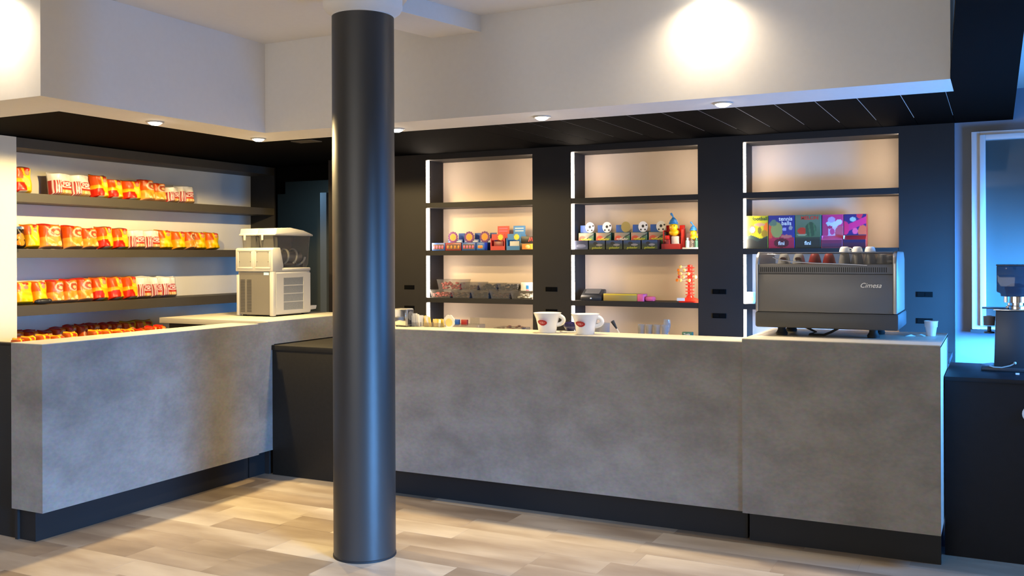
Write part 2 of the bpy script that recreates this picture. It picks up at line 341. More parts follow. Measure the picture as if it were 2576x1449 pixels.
# white pier at the near end of the snack shelves
struct('wall_pier', 'cream', -6.60, -6.274, 2.6, 4.522, 0, 2.415, 'white pier at the near end of the snack shelves', 'wall')

# window beside the bar end
wn = thing('window_1', 'pale framed window with dark glass on the end wall', 'window', (0, 7.0, 0), kind='structure')
def frame_ring(name, x0, x1, z0, z1, w, y0, y1, m):
    q = MB(); q.box(x0, x0 + w, y0, y1, z0, z1, .003); q.box(x1 - w, x1, y0, y1, z0, z1, .003); q.box(x0 + w, x1 - w, y0, y1, z1 - w, z1, .003); q.box(x0 + w, x1 - w, y0, y1, z0, z0 + w, .003)
    return q.obj(name, m, wn, True)
frame_ring('outer_frame', -0.142, 0.93, 1.06, 2.345, 0.05, -0.085, -0.001, 'pvc')
frame_ring('sash_frame', -0.093, 0.88, 1.085, 2.32, 0.034, -0.11, -0.02, 'pvc')
box('pane', 'pane', -0.062, 0.85, -0.06, -0.05, 1.115, 2.29, wn)
box('window_sill', 'dkplastic', -0.15, 0.94, -0.10, -0.001, 1.035, 1.058, wn)

# round column
co = thing('column', 'round dark grey column standing in front of the bar', 'column', (-2.937, 4.094, 0))
MB().lathe([(0, 0), (.160, 0), (.1605, .01), (.1605, 2.79), (.150, 2.795), (0, 2.795)], 64).obj('shaft', 'column', co, True)
MB().lathe([(.155, 2.78), (.160, 2.797), (.195, 2.822), (.205, 2.84), (.205, 2.942)], 64).obj('collar', 'white', co, True)
MB().lathe([(.1606, 0), (.1635, 0), (.1630, .010), (.1606, .012)], 64).obj('base_ring', 'plinth', co, True)

# ================================================================== LAMPS
def downlight(name, x, y, z, label, power, color, size=167, blend=0.12, r=0.045, group=None, aim=None):
    t = thing(name, label, 'downlight', (x, y, z), group=group)
    MB().lathe([(r, 0), (r + .012, 0), (r + .011, -.006), (r, -.009), (r - .004, -.004), (r - .004, 0)], 32).obj('trim_ring', 'whitepl', t, True)
    MB().lathe([(0, -.024), (r * .5, -.022), (r * .8, -.015), (r - .003, -.003), (r - .003, 0), (0, 0)], 32).obj('lens', 'lamp', t, True)
    d = bpy.data.lights.new(name + '_light', 'SPOT'); d.energy = power; d.color = color; d.spot_size = math.radians(size); d.spot_blend = blend; d.shadow_soft_size = 0.03
    o = bpy.data.objects.new(name + '_light', d); COL.objects.link(o); o.parent = t; o.location = (0, 0, -.03)
    if aim: o.rotation_euler = Vector(aim).to_track_quat('-Z', 'Y').to_euler()
    return t
G = 'downlights in the bulkhead underside'
downlight('downlight', -4.825, 4.455, zs, 'recessed downlight in the bulkhead nearest the white pier', 205, WARM, 174, 0.10, group=G)
downlight('downlight', -4.843, 5.441, zs, 'recessed downlight at the inner corner of the bulkhead', 145, WARM, 168, 0.10, group=G)
downlight('downlight', -3.655, 5.482, zs, 'recessed downlight in the bulkhead just right of the column', 95, WARM, 118, 0.45, group=G)
downlight('downlight', -2.534, 5.427, zs, 'recessed downlight in the bulkhead above the two big mugs', 120, WARM, 118, 0.45, group=G)
downlight('downlight', -1.395, 5.436, zs, 'recessed downlight in the bulkhead nearest the coffee machine', 95, WARMW, 114, 0.45, group=G)
G = 'downlights in the white ceiling'
downlight('downlight', -1.42, 5.105, 3.046, 'ceiling downlight washing the bulkhead above the coffee machine', 42, WARMW, 150, 1.0, group=G)
downlight('downlight', -4.88, 3.33, 3.046, 'ceiling downlight washing the near end of the bulkhead', 42, WARMW, 150, 1.0, group=G)
downlight('downlight', -3.9, 1.2, 3.046, 'unseen ceiling downlight added as fill over the open floor at the left', 70, WARMW, 150, 1.0, group=G)  # added with the next two as warm fill, all out of view
downlight('downlight', -0.9, 1.2, 3.046, 'unseen ceiling downlight added as fill over the open floor nearest the entrance', 60, WARMW, 150, 1.0, group=G)
downlight('downlight', -2.2, 2.6, 3.046, 'unseen ceiling downlight added as fill over the floor before the column', 60, WARMW, 140, 1.0, group=G)

# ================================================================== COUNTERS
t = thing('bar_counter', 'concrete look bar counter below the snack shelves', 'counter', (0, 0, 0))
box('front_panel', 'conc', -4.59, -4.57, 3.44, 5.128, .174, 1.079, t)
box('end_panel', 'conc', -4.823, -4.59, 3.44, 3.46, .174, 1.079, t)
box('ledge_top', 'ledge', -4.823, -4.571, 3.441, 5.128, 1.070, 1.083, t, .0015)
box('back_panel', 'charcoal', -4.823, -4.803, 3.46, 5.137, 0, 1.070, t)
box('plinth', 'plinth', -4.825, -4.674, 3.475, 5.133, 0, .1735, t)
t = thing('gate_panel', 'dark half height panel at the near end of the bar counter', 'panel')
box('board', 'plinth', -6.27, -4.8255, 3.476, 3.515, 0, 1.060, t); box('top_cap', 'charcoal', -6.27, -4.824, 3.478, 3.522, 1.060, 1.074, t, .002)
t = thing('corner_counter', 'raised concrete look counter under the slush machine', 'counter')
q = MB(); q.box(-4.62, -4.598, 5.146, 5.32, .174, 1.085); q.box(-4.62, -4.598, 5.32, 6.35, .925, 1.085); q.obj('front_panel', 'conc', t)
box('worktop', 'ledge', -5.66, -4.601, 5.26, 6.35, 1.050, 1.090, t, .002)
box('plinth', 'plinth', -4.72, -4.67, 5.142, 5.32, 0, .20, t)
box('cabinet', 'charcoal', -5.60, -4.63, 5.30, 6.33, 0, 1.050, t)
t = thing('low_cabinet', 'low dark cabinet between the two concrete counters behind the column', 'cabinet')
box('body', 'darkoak', -4.596, -3.72, 5.30, 6.30, 0.0, .885, t, .002); box('top', 'darkoak', -4.596, -3.72, 5.292, 6.31, .885, .920, t, .002)
t = thing('bar_counter', 'long concrete look bar counter carrying the two big mugs', 'counter')
box('front_panel', 'conc', -3.70, -1.2165, 5.133, 5.153, .174, 1.079, t)
box('end_panel', 'conc', -3.70, -3.68, 5.153, 5.40, .174, 1.070, t)
box('ledge_top', 'ledge', -3.70, -1.2165, 5.134, 5.415, 1.071, 1.084, t, .0015)
box('back_panel', 'charcoal', -3.68, -1.2165, 5.39, 5.41, 0, 1.071, t)
box('plinth', 'plinth', -3.68, -1.2165, 5.244, 5.27, 0, .20, t)
t = thing('coffee_counter', 'concrete look counter section carrying the coffee machine', 'counter')
box('front_panel', 'conc', -1.213, -.2445, 5.111, 5.133, .172, 1.098, t)
box('end_panel', 'cream', -.265, -.2445, 5.133, 5.93, .172, 1.098, t)
box('side_panel', 'cream', -1.213, -1.195, 5.42, 5.93, .172, 1.098, t)
box('worktop', 'ledge', -1.213, -.2445, 5.112, 5.93, 1.088, 1.103, t, .0015)
box('plinth', 'plinth', -1.20, -.25, 5.22, 5.25, 0, .20, t)
box('cabinet', 'charcoal', -1.19, -.27, 5.25, 5.90, 0, 1.088, t)
t = thing('side_counter', 'low dark slate counter holding the coffee grinder', 'counter')
box('front_panel', 'darkblue', -.240, .97, 5.405, 5.43, 0.0, .898, t); box('worktop', 'darkblue', -.240, .97, 5.400, 6.13, .898, .920, t, .002)
box('carcass', 'plinth', -.238, .97, 5.43, 6.11, 0, .897, t)
em = MB(); em.tube([(.148 + .028 * math.cos(a), 5.401, .752 + .034 * math.sin(a)) for a in [math.radians(70 + 220 * i / 12) for i in range(13)]], [.002 + .006 * math.sin(PI * i / 12) for i in range(13)], 8)
em.obj('emblem', 'whitetxt', t, True)['label'] = 'white curved emblem on the counter front'

# ================================================================== LEFT SNACK SHELVING
t = thing('snack_shelving', 'dark wall shelves with rows of snack bags', 'shelf', (0, 0, 0))
box('back_board', 'cream', -6.599, -6.575, 4.523, 7.29, 0, 2.40, t)
box('top_board', 'shelfdark', -6.574, -6.272, 4.523, 7.27, 2.342, 2.413, t)
box('shelf', 'shelfdark', -6.574, -6.274, 4.523, 7.27, 1.952, 2.017, t)
box('shelf', 'shelfdark', -6.574, -6.274, 4.523, 7.27, 1.547, 1.611, t)
box('shelf', 'shelfdark', -6.574, -6.274, 4.523, 7.27, 1.125, 1.200, t)
q = MB(); q.box(-6.574, -5.98, 4.523, 7.27, .735, .790); q.box(-6.272, -5.98, 4.28, 4.523, .735, .790); q.box(-6.18, -5.98, 4.28, 5.80, .790, .8075); q.obj('shelf', 'shelfdark', t)
box('shelf_support', 'shelfdark', -6.27, -6.0, 4.30, 4.32, 0, .735, t)
box('end_board', 'charcoal', -6.574, -6.272, 7.272, 7.29, 0, 2.413, t)
box('bracket', 'dkplastic', -6.31, -6.272, 4.524, 4.535, 1.995, 2.016, t); box('bracket', 'dkplastic', -6.31, -6.272, 4.524, 4.535, 1.588, 1.610, t)

# ================================================================== RIGHT BACK BAR UNIT
YF, YB = 6.989, 7.28
bays = [(-4.364, -3.350), (-3.011, -1.983), (-1.646, -0.590)]
unit = thing('back_bar_unit', 'dark back bar unit with three lit shelf niches', 'shelf unit')
stl = [(-5.401, bays[0][0]), (bays[0][1], bays[1][0]), (bays[1][1], bays[2][0]), (bays[2][1], -0.247)]
for a, c in stl: box('stile', 'charcoal', a, c, YF, YB + .03, 0, 2.42, unit)
shelves = [(1.961, 2.003), (1.554, 1.595), (1.152, 1.192)]
for a, c in bays:
    box('header', 'charcoal', a, c, YF, YB, 2.371, 2.42, unit)
    box('back_panel', 'niche', a, c, YB, YB + .03, .60, 2.371, unit)
    for z0, z1 in shelves: box('shelf', 'charcoal', a, c, YF + .002, YB, z0, z1, unit)
    segs = [(2.003, 2.371), (1.595, 1.961), (1.192, 1.554), (.905, 1.152)]
    for z0, z1 in segs:
        ls = box('light_strip', 'led', a + .0005, a + .012, YF + .012, YF + .040, z0 + .004, z1 - .004, unit); ls['label'] = 'glowing white light strip'
        ls = box('light_strip', 'led', c - .0025, c - .0005, YF + .030, YF + .058, z0 + .004, z1 - .004, unit); ls['label'] = 'glowing white light strip'
for cx in (-4.534, -3.184, -1.824, -0.431):
    for z in (1.279, 1.101):
        sk = box('socket_plate', 'sockblack', cx - .051, cx + .051, YF - .004, YF - .0005, z - .018, z + .018, unit, .001)
        for k in (-1, 1): box('socket_insert', 'sockblack', cx + k * .024 - .02, cx + k * .024 + .02, YF - .0055, YF - .0042, z - .012, z + .012, sk)
t = thing('back_worktop', 'low dark work counter below the lit niches', 'counter')
box('worktop', 'charcoal', -5.38, -.26, 6.50, YF - .001, .870, .900, t, .002); box('cabinet', 'charcoal', -5.36, -.28, 6.54, YF - .001, 0, .870, t)
box('niche_base', 'charcoal', -4.364, -.59, YF + .001, YB - .001, .870, .900, t) if False else None

v = thing('ceiling_vent', 'brown slotted vent in the black ceiling left of the column', 'vent', (-4.64, 5.74, zs))
q = MB(); q.box(-.10, .10, -.06, -.05, -.006, -.0005); q.box(-.10, .10, .05, .06, -.006, -.0005); q.box(-.10, -.09, -.05, .05, -.006, -.0005); q.box(.09, .10, -.05, .05, -.006, -.0005); q.obj('frame', 'shelfdark', v)
for k in range(5): box('slat', 'shelfdark', -.09, .09, -.045 + k * .02, -.036 + k * .02, -.005, -.001, v)

c = thing('wall_clock', 'dark round clock half hidden by the shelf unit in the far room', 'clock', (-7.02, 9.095, 2.03), 0)
MB().lathe([(0, 0), (.11, 0), (.11, .03), (.095, .035), (.09, .02), (0, .02)], 32, mtx=Matrix.Rotation(PI / 2, 4, 'X')).obj('case', 'rubber', c, True)
MB().lathe([(0, .021), (.089, .021), (.089, .0225), (0, .0225)], 32, mtx=Matrix.Rotation(PI / 2, 4, 'X')).obj('dial', 'charcoal', c)

# ================================================================== SNACK BAGS
def sm(a, b, x): x = max(0, min(1, (x - a) / (b - a))); return x * x * (3 - 2 * x)
def mixc(a, b, t): return tuple(a[i] * (1 - t) + b[i] * t for i in range(3))
def ell(u, v, cu, cv, ru, rv): return ((u - cu) / ru) ** 2 + ((v - cv) / rv) ** 2
POP = {'P': ('111', '101', '111', '100', '100'), 'O': ('111', '101', '101', '101', '111')}
def art_corn(u, v):
    c = mixc((250, 170, 10), (255, 215, 30), sm(.2, .8, u))
    ray = math.sin(14 * math.atan2(v - .45, u - .75 + 1e-4)); c = mixc(c, (255, 238, 120), max(0, ray) * .55 * sm(.3, .5, v))
    if u < .42 and .52 < v < .93 and (u + (v - .52) * .35) < .46: c = (222, 84, 18)
    if v < .38 - .12 * abs(u - .3): c = (206, 40, 16) if u < .52 + .1 * v else c
    if .42 < u < .95 and v < .46 and abs(u - .72) < .24 * (v + .06) / .46 + .03: c = (250, 190, 20)
    if .50 < u < .78 and .80 < v < .93: c = (205, 50, 25)
    if ell(u, v, .64, .72, .13, .10) < 1: c = (214, 130, 96) if ell(u, v, .64, .72, .09, .06) > 1 else (232, 160, 120)
    if v > .955: c = (120, 30, 15)
    if v < .05 and .25 < u < .6: c = (235, 215, 200)
    return c
def art_yellow(u, v):
    c = mixc((235, 150, 10), (255, 205, 10), sm(.05, .4, u)); c = mixc(c, (255, 228, 60), sm(.5, .9, v) * .6)
    if u < .34 and .52 < v < .95 and u + (v - .5) * .3 < .40: c = (214, 96, 20)
    if .44 < u < .72 and .80 < v < .93: c = (205, 60, 25)
    if ell(u, v, .58, .70, .12, .09) < 1: c = (218, 140, 105)
    if ell(u, v, .6, .30, .36, .24) < 1: c = mixc((255, 200, 0), (255, 225, 40), .5 + .5 * math.sin(22 * v + 3 * u))
    if v > .965: c = (190, 130, 10)
    if v < .04: c = (215, 150, 40)
    return c
def art_orange(u, v):
    c = mixc((214, 84, 14), (238, 130, 24), sm(.05, .5, u))
    if v > .97 - .6 * u and u < .4 or v > .95: c = mixc(c, (196, 22, 18), .8)
    e = ell(u, v, .60, .64, .34, .20)
    if e < 1: c = (238, 190, 150)
    e = ell(u, v, .62, .64, .25, .145)
    if e < 1: c = (186, 84, 52)
    if ell(u, v, .66, .61, .15, .07) < 1: c = (240, 200, 140)
    if v < .43: c = mixc(c, (238, 170, 60), .75 + .25 * math.sin(17 * u + 9 * v) * math.sin(13 * v - 4 * u))
    if ell(u, v, .78, .18, .12, .10) < 1 or ell(u, v, .45, .10, .12, .07) < 1: c = (250, 225, 150)
    if v < .05: c = (226, 160, 110)
    return c
def art_pop(u, v):
    if v > .60: c = mixc((238, 230, 212), (250, 246, 236), sm(.6, .9, v)); return c
    c = (240, 222, 206)
    if u < .36 or u > .96: c = (170, 52, 46) if (u * 11.5) % 1 < .5 else (244, 232, 220)
    if .36 <= u <= .96:
        c = (238, 218, 205)
        if ell(u, v, .66, .46, .30, .13) < 1: c = (190, 62, 58)
        for k, ch in enumerate('POP'):
            x = (u - (.45 + k * .145)) / .125; yv = (v - .38) / .16
            if 0 <= x < 1 and 0 <= yv < 1:
                if POP[ch][4 - int(yv * 5)][int(x * 3)] == '1': c = (250, 236, 228)
        if .20 < v < .30: c = (196, 58, 40)
        if v <= .20: c = (226, 160, 80) if (u * 14) % 1 < .62 else (240, 215, 170)
    return c
def art_dark(u, v):
    c = (34, 24, 18)
    if v > .80: c = (70, 105, 160) if u < .6 else (225, 225, 220)
    if ell(u, v, .5, .45, .34, .15) < 1 or ell(u, v, .45, .2, .34, .14) < 1: c = (226, 140, 40)
    return c
def bag_mesh(name, art, seed):
    rnd = random.Random(seed); ph = [rnd.uniform(0, 6.28) for _ in range(6)]
    nx, ny = 34, 42; w = h = 1.0
    def prof(u, v):
        e = max(0, 1 - (2 * u - 1) ** 4) ** .6 * max(0, min(1, v / .07)) ** .5 * max(0, min(1, (1 - v) / .12)) ** .6
        if v > .94: e *= .3
        wr = .10 * math.sin(9 * u + ph[0] + 4 * v) * math.sin(7 * v + ph[1]) + .06 * math.sin(21 * u + ph[2]) * (abs(v - .5) * 2) ** 2
        return .20 * e * (1 + wr)
    def wob(u, v):
        pin = 1 - .09 * (math.sin(PI * v) ** 1.0) * abs(2 * u - 1) - .02 * math.sin(8 * v + ph[3])
        dz = .018 * math.sin(6 * u + ph[4]) * sm(.75, 1, v)
        return (u - .5) * pin, v + dz
    vs, cs, fs = [], [], []
    for side in (0, 1):
        for j in range(ny + 1):
            for i in range(nx + 1):
                u, v = i / nx, j / ny; x, z = wob(u, v); t = prof(u, v)
                vs.append((x, -t if side == 0 else t * .55, z)); c = art(u, v) if side == 0 else art(.1, v)
                cs.append((*lin(c), 1))
    off = (nx + 1) * (ny + 1)
    for j in range(ny):
        for i in range(nx):
            a = j * (nx + 1) + i; fs.append((a, a + 1, a + nx + 2, a + nx + 1))
            a += off; fs.append((a + 1, a, a + nx + 1, a + nx + 2))
    me = bpy.data.meshes.new(name); me.from_pydata(vs, [], fs)
    ca = me.color_attributes.new('Col', 'FLOAT_COLOR', 'POINT')
    buf = []
    for c in cs: buf += c
    ca.data.foreach_set('color', buf); me.materials.append(M['print'])
    me.polygons.foreach_set('use_smooth', [True] * len(me.polygons)); return me
ARTS = dict(A=('corn_snack_bag', art_corn, 'yellow and red corn snack bag', 'snack bag'), B=('crisp_bag', art_yellow, 'yellow crisp bag', 'snack bag'), C=('chip_bag', art_orange, 'orange chip bag', 'snack bag'),
            D=('popcorn_bag', art_pop, 'white popcorn bag with red stripes', 'popcorn bag'), E=('puff_bag', art_dark, 'dark bag of orange puffs', 'snack bag'))
BAGS = {k: [bag_mesh(v[0], v[1], 11 * i + ord(k)) for i in range(3)] for k, v in ARTS.items()}
def bag_row(items, X, z, where, group, lean=0.16, yawr=0.14):
    for i, (k, y0, y1, h) in enumerate(items):
        nm, _, desc, cat = ARTS[k]; w = (y1 - y0) * 1.0
        o = link(nm, random.choice(BAGS[k]), None, (X + random.uniform(-.012, .012), (y0 + y1) / 2, z + .003))
        o.scale = (w, .34, h); yw = random.uniform(-yawr, yawr)
        o.rotation_mode = 'ZYX' if False else 'XYZ'
        o.rotation_euler = (-lean + random.uniform(-.04, .04), 0, PI / 2 + yw)
        tag(o, f'{desc}, {ORD[i]} from the left {where}', cat, group)
bag_row([('A', 4.56, 4.73, .20), ('D', 4.876, 5.071, .18), ('D', 5.06, 5.243, .18), ('A', 5.254, 5.406, .187), ('A', 5.40, 5.567, .165), ('A', 5.56, 5.739, .165), ('C', 5.735, 5.887, .185), ('C', 5.875, 6.027, .165), ('D', 6.02, 6.157, .14), ('D', 6.155, 6.348, .16)],
        -6.41, 2.017, 'on the top snack shelf', 'snack bags on the top shelf')
bag_row([('E', 4.56, 4.665, .17), ('B', 4.655, 4.795, .185), ('C', 4.795, 4.98, .19), ('C', 5.0, 5.176, .185), ('C', 5.165, 5.325, .17), ('A', 5.315, 5.46, .185), ('A', 5.455, 5.619, .175), ('D', 5.615, 5.785, .165), ('D', 5.775, 5.934, .165), ('B', 5.925, 6.089, .17), ('B', 6.085, 6.231, .16), ('C', 6.22, 6.343, .16), ('B', 6.333, 6.488, .16), ('B', 6.48, 6.647, .16)],
        -6.41, 1.611, 'on the second snack shelf', 'snack bags on the second shelf')
bag_row([('B', 4.56, 4.735, .17), ('B', 4.732, 4.862, .17), ('C', 4.865, 4.997, .175), ('C', 4.992, 5.125, .18), ('C', 5.12, 5.269, .185), ('A', 5.268, 5.414, .19), ('A', 5.412, 5.559, .19), ('A', 5.558, 5.70, .19), ('D', 5.695, 5.856, .185), ('D', 5.852, 5.96, .18), ('D', 5.957, 6.134, .18)],
        -6.41, 1.200, 'on the third snack shelf', 'snack bags on the third shelf')
bag_row([('C', 4.56, 4.75, .22), ('C', 4.75, 4.87, .21), ('C', 4.87, 4.98, .20), ('C', 4.99, 5.115, .215), ('C', 5.11, 5.21, .225), ('C', 5.21, 5.31, .225), ('C', 5.31, 5.43, .225), ('C', 5.43, 5.54, .22), ('C', 5.53, 5.65, .22), ('B', 5.65, 5.79, .22), ('B', 5.79, 5.98, .22)],
        -6.525, .790, 'in the back row of the lowest shelf', 'snack bags in the back row of the lowest shelf', .08, .08)
bag_row([('B', 4.375, 4.44, .175), ('B', 4.445, 4.535, .185), ('B', 4.55, 4.645, .19), ('B', 4.665, 4.765, .175), ('B', 4.785, 4.88, .19), ('B', 5.0, 5.095, .19), ('B', 5.10, 5.195, .185), ('B', 5.20, 5.30, .18), ('B', 5.305, 5.40, .175), ('C', 5.42, 5.49, .17), ('C', 5.52, 5.61, .185), ('C', 5.625, 5.715, .185)],
        -6.10, .808, 'in the front row of the lowest shelf', 'snack bags in the front row of the lowest shelf', .10, .2)
pc = MB(); pc.ball((0, 0, .022), .024, (1.0, 3.1, .85), 3); pc.ball((.003, .045, .024), .02, (1, 1.2, .9), 2); pc.ball((.003, -.04, .022), .02, (1, 1.3, .9), 2)
tag(pc.obj('sweet_pouch', 'dkplastic', None, True, (-6.31, 4.762, 1.2015)), 'shiny black pouch lying in front of yellow crisp bags', 'pouch')

# ================================================================== SLUSH MACHINE
t = thing('slush_machine', 'white two bowl slush machine on the corner counter', 'slush machine', (-5.256, 5.66, 1.090))
W_, D_ = .356, .44
body = box('body', 'whitepl', 0, W_, .012, D_, .012, .345, t, .006)
box('back_grille', 'greypanel', .018, W_ - .03, .002, .013, .014, .338, t)
sl = MB()
for cx in (.055, .12):
    for k in range(22): sl.box(cx - .022, cx + .022, .0005, .0021, .035 + k * .0115, .039 + k * .0115)
o = sl.obj('vent_slots', 'rubber', t); o['kind'] = 'stuff'
box('rating_label', 'bluepaper', .265, .315, .0008, .0021, .318, .338, t)
box('corner_post', 'whitepl', W_ - .032, W_ + .004, -.002, .03, .006, .345, t, .004)
box('corner_post', 'whitepl', -.006, .020, -.002, .03, .006, .320, t, .004)
for k in range(4): box('foot', 'rubber', (.03 if k % 2 else W_ - .05), (.05 if k % 2 else W_ - .03), (.03 if k < 2 else D_ - .05), (.05 if k < 2 else D_ - .03), 0, .0125, t)
fr_ = MB(); x0 = W_ + .0005
fr_.box(x0, x0 + .006, .03, .115, .02, .330); fr_.box(x0, x0 + .006, .35, D_ - .004, .02, .330); fr_.box(x0, x0 + .006, .115, .35, .30, .330); fr_.box(x0, x0 + .006, .115, .35, .02, .045)
fr_.obj('side_frame', 'whitepl', t)
for k in range(4): box('air_filter', 'filtergrey', x0 - .0004, x0 + .002, .117, .348, .049 + k * .0635, .105 + k * .0635, t)
for k in range(3): box('filter_bar', 'whitepl', x0, x0 + .005, .116, .349, .1055 + k * .0635, .1115 + k * .0635, t)
# motor housing at the back
hs = MB(); hs.prism([(-.004, .345), (-.004, .515), (.012, .527), (.085, .527), (.120, .40), (.125, .345)], 'X', -.014, W_ + .002, .006); hs.obj('motor_housing', 'whitepl', t, True)
for k in range(2):
    mx0 = .010 + k * .176
    q = MB(); q.box(mx0, mx0 + .15, -.009, -.003, .365, .380, .002); q.box(mx0, mx0 + .15, -.009, -.003, .500, .512, .002); q.box(mx0, mx0 + .012, -.009, -.003, .380, .50, .002); q.box(mx0 + .138, mx0 + .15, -.009, -.003, .380, .50, .002); q.obj('cover_frame', 'whitepl', t, True)
    cv = box('motor_cover', 'covergrey', mx0 + .013, mx0 + .137, -.0065, -.0035, .381, .499, t)
    for (sx, sz) in ((.02, .42), (.13, .42), (.02, .49), (.13, .49)): MB().ball((mx0 + sx, -.0068, sz), .003, sub=1).obj('screw', 'dkplastic', cv)
box('bowl_base', 'whitepl', -.002, W_ + .004, .10, D_ + .005, .345, .372, t, .008)
for k in range(2):
    bx = .006 + k * .176
    A = [(bx + .020, .085), (bx + .150, .085), (bx + .150, .42), (bx + .020, .42)]; B = [(bx - .004, .03), (bx + .172, .03), (bx + .172, .465), (bx - .004, .465)]
    tb = bmesh.new(); zz = [.372, .395, .50, .624]; rr = [0.25, .35, .75, 1.0]; rings = []
    for z, f in zip(zz, rr): rings.append([tb.verts.new((a[0] * (1 - f) + b_[0] * f, a[1] * (1 - f) + b_[1] * f, z)) for a, b_ in zip(A, B)])
    for r0, r1 in zip(rings, rings[1:]):
        for i in range(4): tb.faces.new((r0[i], r0[(i + 1) % 4], r1[(i + 1) % 4], r1[i]))
    me = bpy.data.meshes.new('bowl'); bmesh.ops.bevel(tb, geom=[e for e in tb.edges if abs(e.verts[0].co.z - e.verts[1].co.z) > .01], offset=.02, segments=3, affect='EDGES'); tb.to_mesh(me); tb.free(); me.materials.append(M['bowlclear'])
    link('bowl', me, t)
    ld = MB(); ld.prism([(.022, .622), (.022, .633), (.034, .637), (.044, .676), (.20, .683), (.36, .664), (.455, .639), (.475, .633), (.475, .622)], 'X', bx - .008 if k == 0 else bx - .002, bx + .170 if k == 0 else bx + .178, .004); ld.obj('lid', 'whitepl', t, True)
    box('lid_clip', 'whitepl', bx + .04, bx + .06, .020, .026, .585, .628, t, .002)
    # auger spiral and drum
    cx, cz = bx + .085, .455
    mt = Matrix.Translation((cx, .25, cz)) @ Matrix.Rotation(PI / 2, 4, 'X')
    MB().lathe([(0, -.15), (.045, -.15), (.045, .13), (0, .13)], 24, mtx=mt).obj('drum', 'satin', t, True)
    sp = [(cx + .063 * math.cos(a), .11 + .30 * i / 60, cz + .063 * math.sin(a)) for i in range(61) for a in (2 * PI * 3.0 * i / 60,)]
    MB().tube(sp, .008, 6).obj('auger', 'whitepl', t, True)
    MB().ball((cx, .25, .40), .06, (.8, 2.2, .42), 2).obj('syrup', 'slush', t, True)
dt = MB(); dt.prism([(D_ + .006, .03), (D_ + .10, .035), (D_ + .11, .065), (D_ + .006, .065)], 'X', .02, W_ - .02, .003); dt.obj('drip_tray', 'whitepl', t, True)
box('tap', 'dkplastic', .07, .10, D_ + .006, D_ + .04, .36, .44, t, .004); box('tap', 'dkplastic', .25, .28, D_ + .006, D_ + .04, .36, .44, t, .004)

# ================================================================== COFFEE MACHINE
t = thing('coffee_machine', 'large silver espresso machine seen from behind', 'coffee machine', (-1.187, 5.345, 1.103))
CW, CD = .722, .46
box('base', 'basegrey', -.008, CW + .012, -.004, CD + .02, .047, .134, t, .012)
box('back_panel', 'satin', .012, CW - .016, 0, .03, .134, .340, t, .002)
vb = box('vent_band', 'satin', .012, CW - .016, 0, .03, .3425, .394, t, .003)
sl = MB()
for k in range(62): sl.box(.022 + k * .01065, .0272 + k * .01065, -.0008, .0008, .352, .378)
o = sl.obj('vent_slots', 'rubber', vb); o['kind'] = 'stuff'
box('core', 'dkplastic', .012, CW - .016, .031, CD - .03, .135, .385, t)
for (xa, xb, nm) in ((-.004, .012, 'side_panel'), (CW - .016, CW + .004, 'side_panel')):
    q = MB(); q.prism([(-.004, .134), (-.004, .40), (.010, .435), (.035, .455), (.06, .462), (CD - .05, .462), (CD + .005, .42), (CD + .005, .134)], 'X', xa, xb, .005); q.obj(nm, 'steel', t, True)
box('cup_tray', 'steel', .013, CW - .017, .031, CD - .04, .386, .396, t, .002)
gd = MB(); gd.prism([(.002, .395), (.004, .42), (.014, .445), (.028, .4575), (.032, .4575), (.018, .444), (.008, .42), (.006, .395)], 'X', .013, CW - .017); gd.obj('cup_guard', 'smoked', t, True)
MB().tube([(.014, .03, .458), (CW - .018, .03, .458)], .0022, 8).obj('guard_rail', 'chrome', t, True)
MB().tube([(.09, .0, .432), (.13, -.001, .418), (.20, -.002, .408), (.30, -.003, .401), (.45, -.003, .396), (.58, -.003, .389)], .003, 8).obj('trim_strip', 'chrome', t, True)
for (fx, fy) in ((.12, .09), (.60, .09), (.12, CD - .09), (.60, CD - .09)): MB().lathe([(0, 0), (.030, 0), (.033, .012), (.022, .03), (.022, .048), (0, .048)], 20, fx, fy).obj('foot', 'rubber', t, True)
MB().tube([(.25, .1, .046), (.30, .11, .02), (.26, .12, .004), (.34, .12, .004), (.38, .11, .022), (.42, .1, .046)], .007, 8).obj('hose', 'rubber', t, True)
text('Cimesa', .036, 'steel', t, (.596, -.0022, .282), shear=.35, ext=.0012)
box('seam_strip', 'rubber', .012, CW - .016, .003, .02, .3395, .343, t)

# cups on the coffee machine
def cup(name, label, x, y, z, r0, r1, h, m, group, oval=None, flip=False, extra=None):
    t = thing(name, label, 'cup', (x, y, z), group=group)
    a, b_ = (r1, r0) if flip else (r0, r1)
    pr = [(0, 0), (a, 0), (a * .35 + b_ * .65, h * .55), (b_, h), (b_ - .003, h), (a * .35 + b_ * .65 - .003, h * .55), (max(a - .004, .001), .004), (0, .004)] if not flip else [(a - .003, .001), (a, 0), (a * .45 + b_ * .55, h * .6), (b_, h - .004), (b_ - .006, h), (0, h)]
    MB().lathe(pr, 28).obj('bowl', m, t, True)
    if oval: MB().prism([(.016 * math.cos(k * PI / 10), h * .5 + .009 * math.sin(k * PI / 10)) for k in range(20)], 'Y', -(a + b_) / 2 - .002, -(a + b_) / 2 + .003).obj('badge', oval, t)
    if extra == 'handle': MB().tube([((a + b_) / 2 - .002 + .014 * math.sin(q * PI / 8), 0, h * .25 + h * .5 * (1 - math.cos(q * PI / 8)) / 2) for q in range(9)], .0035, 8).obj('handle', m, t, True)
    return t
cz = 1.103 + .3965
xs0 = -1.187
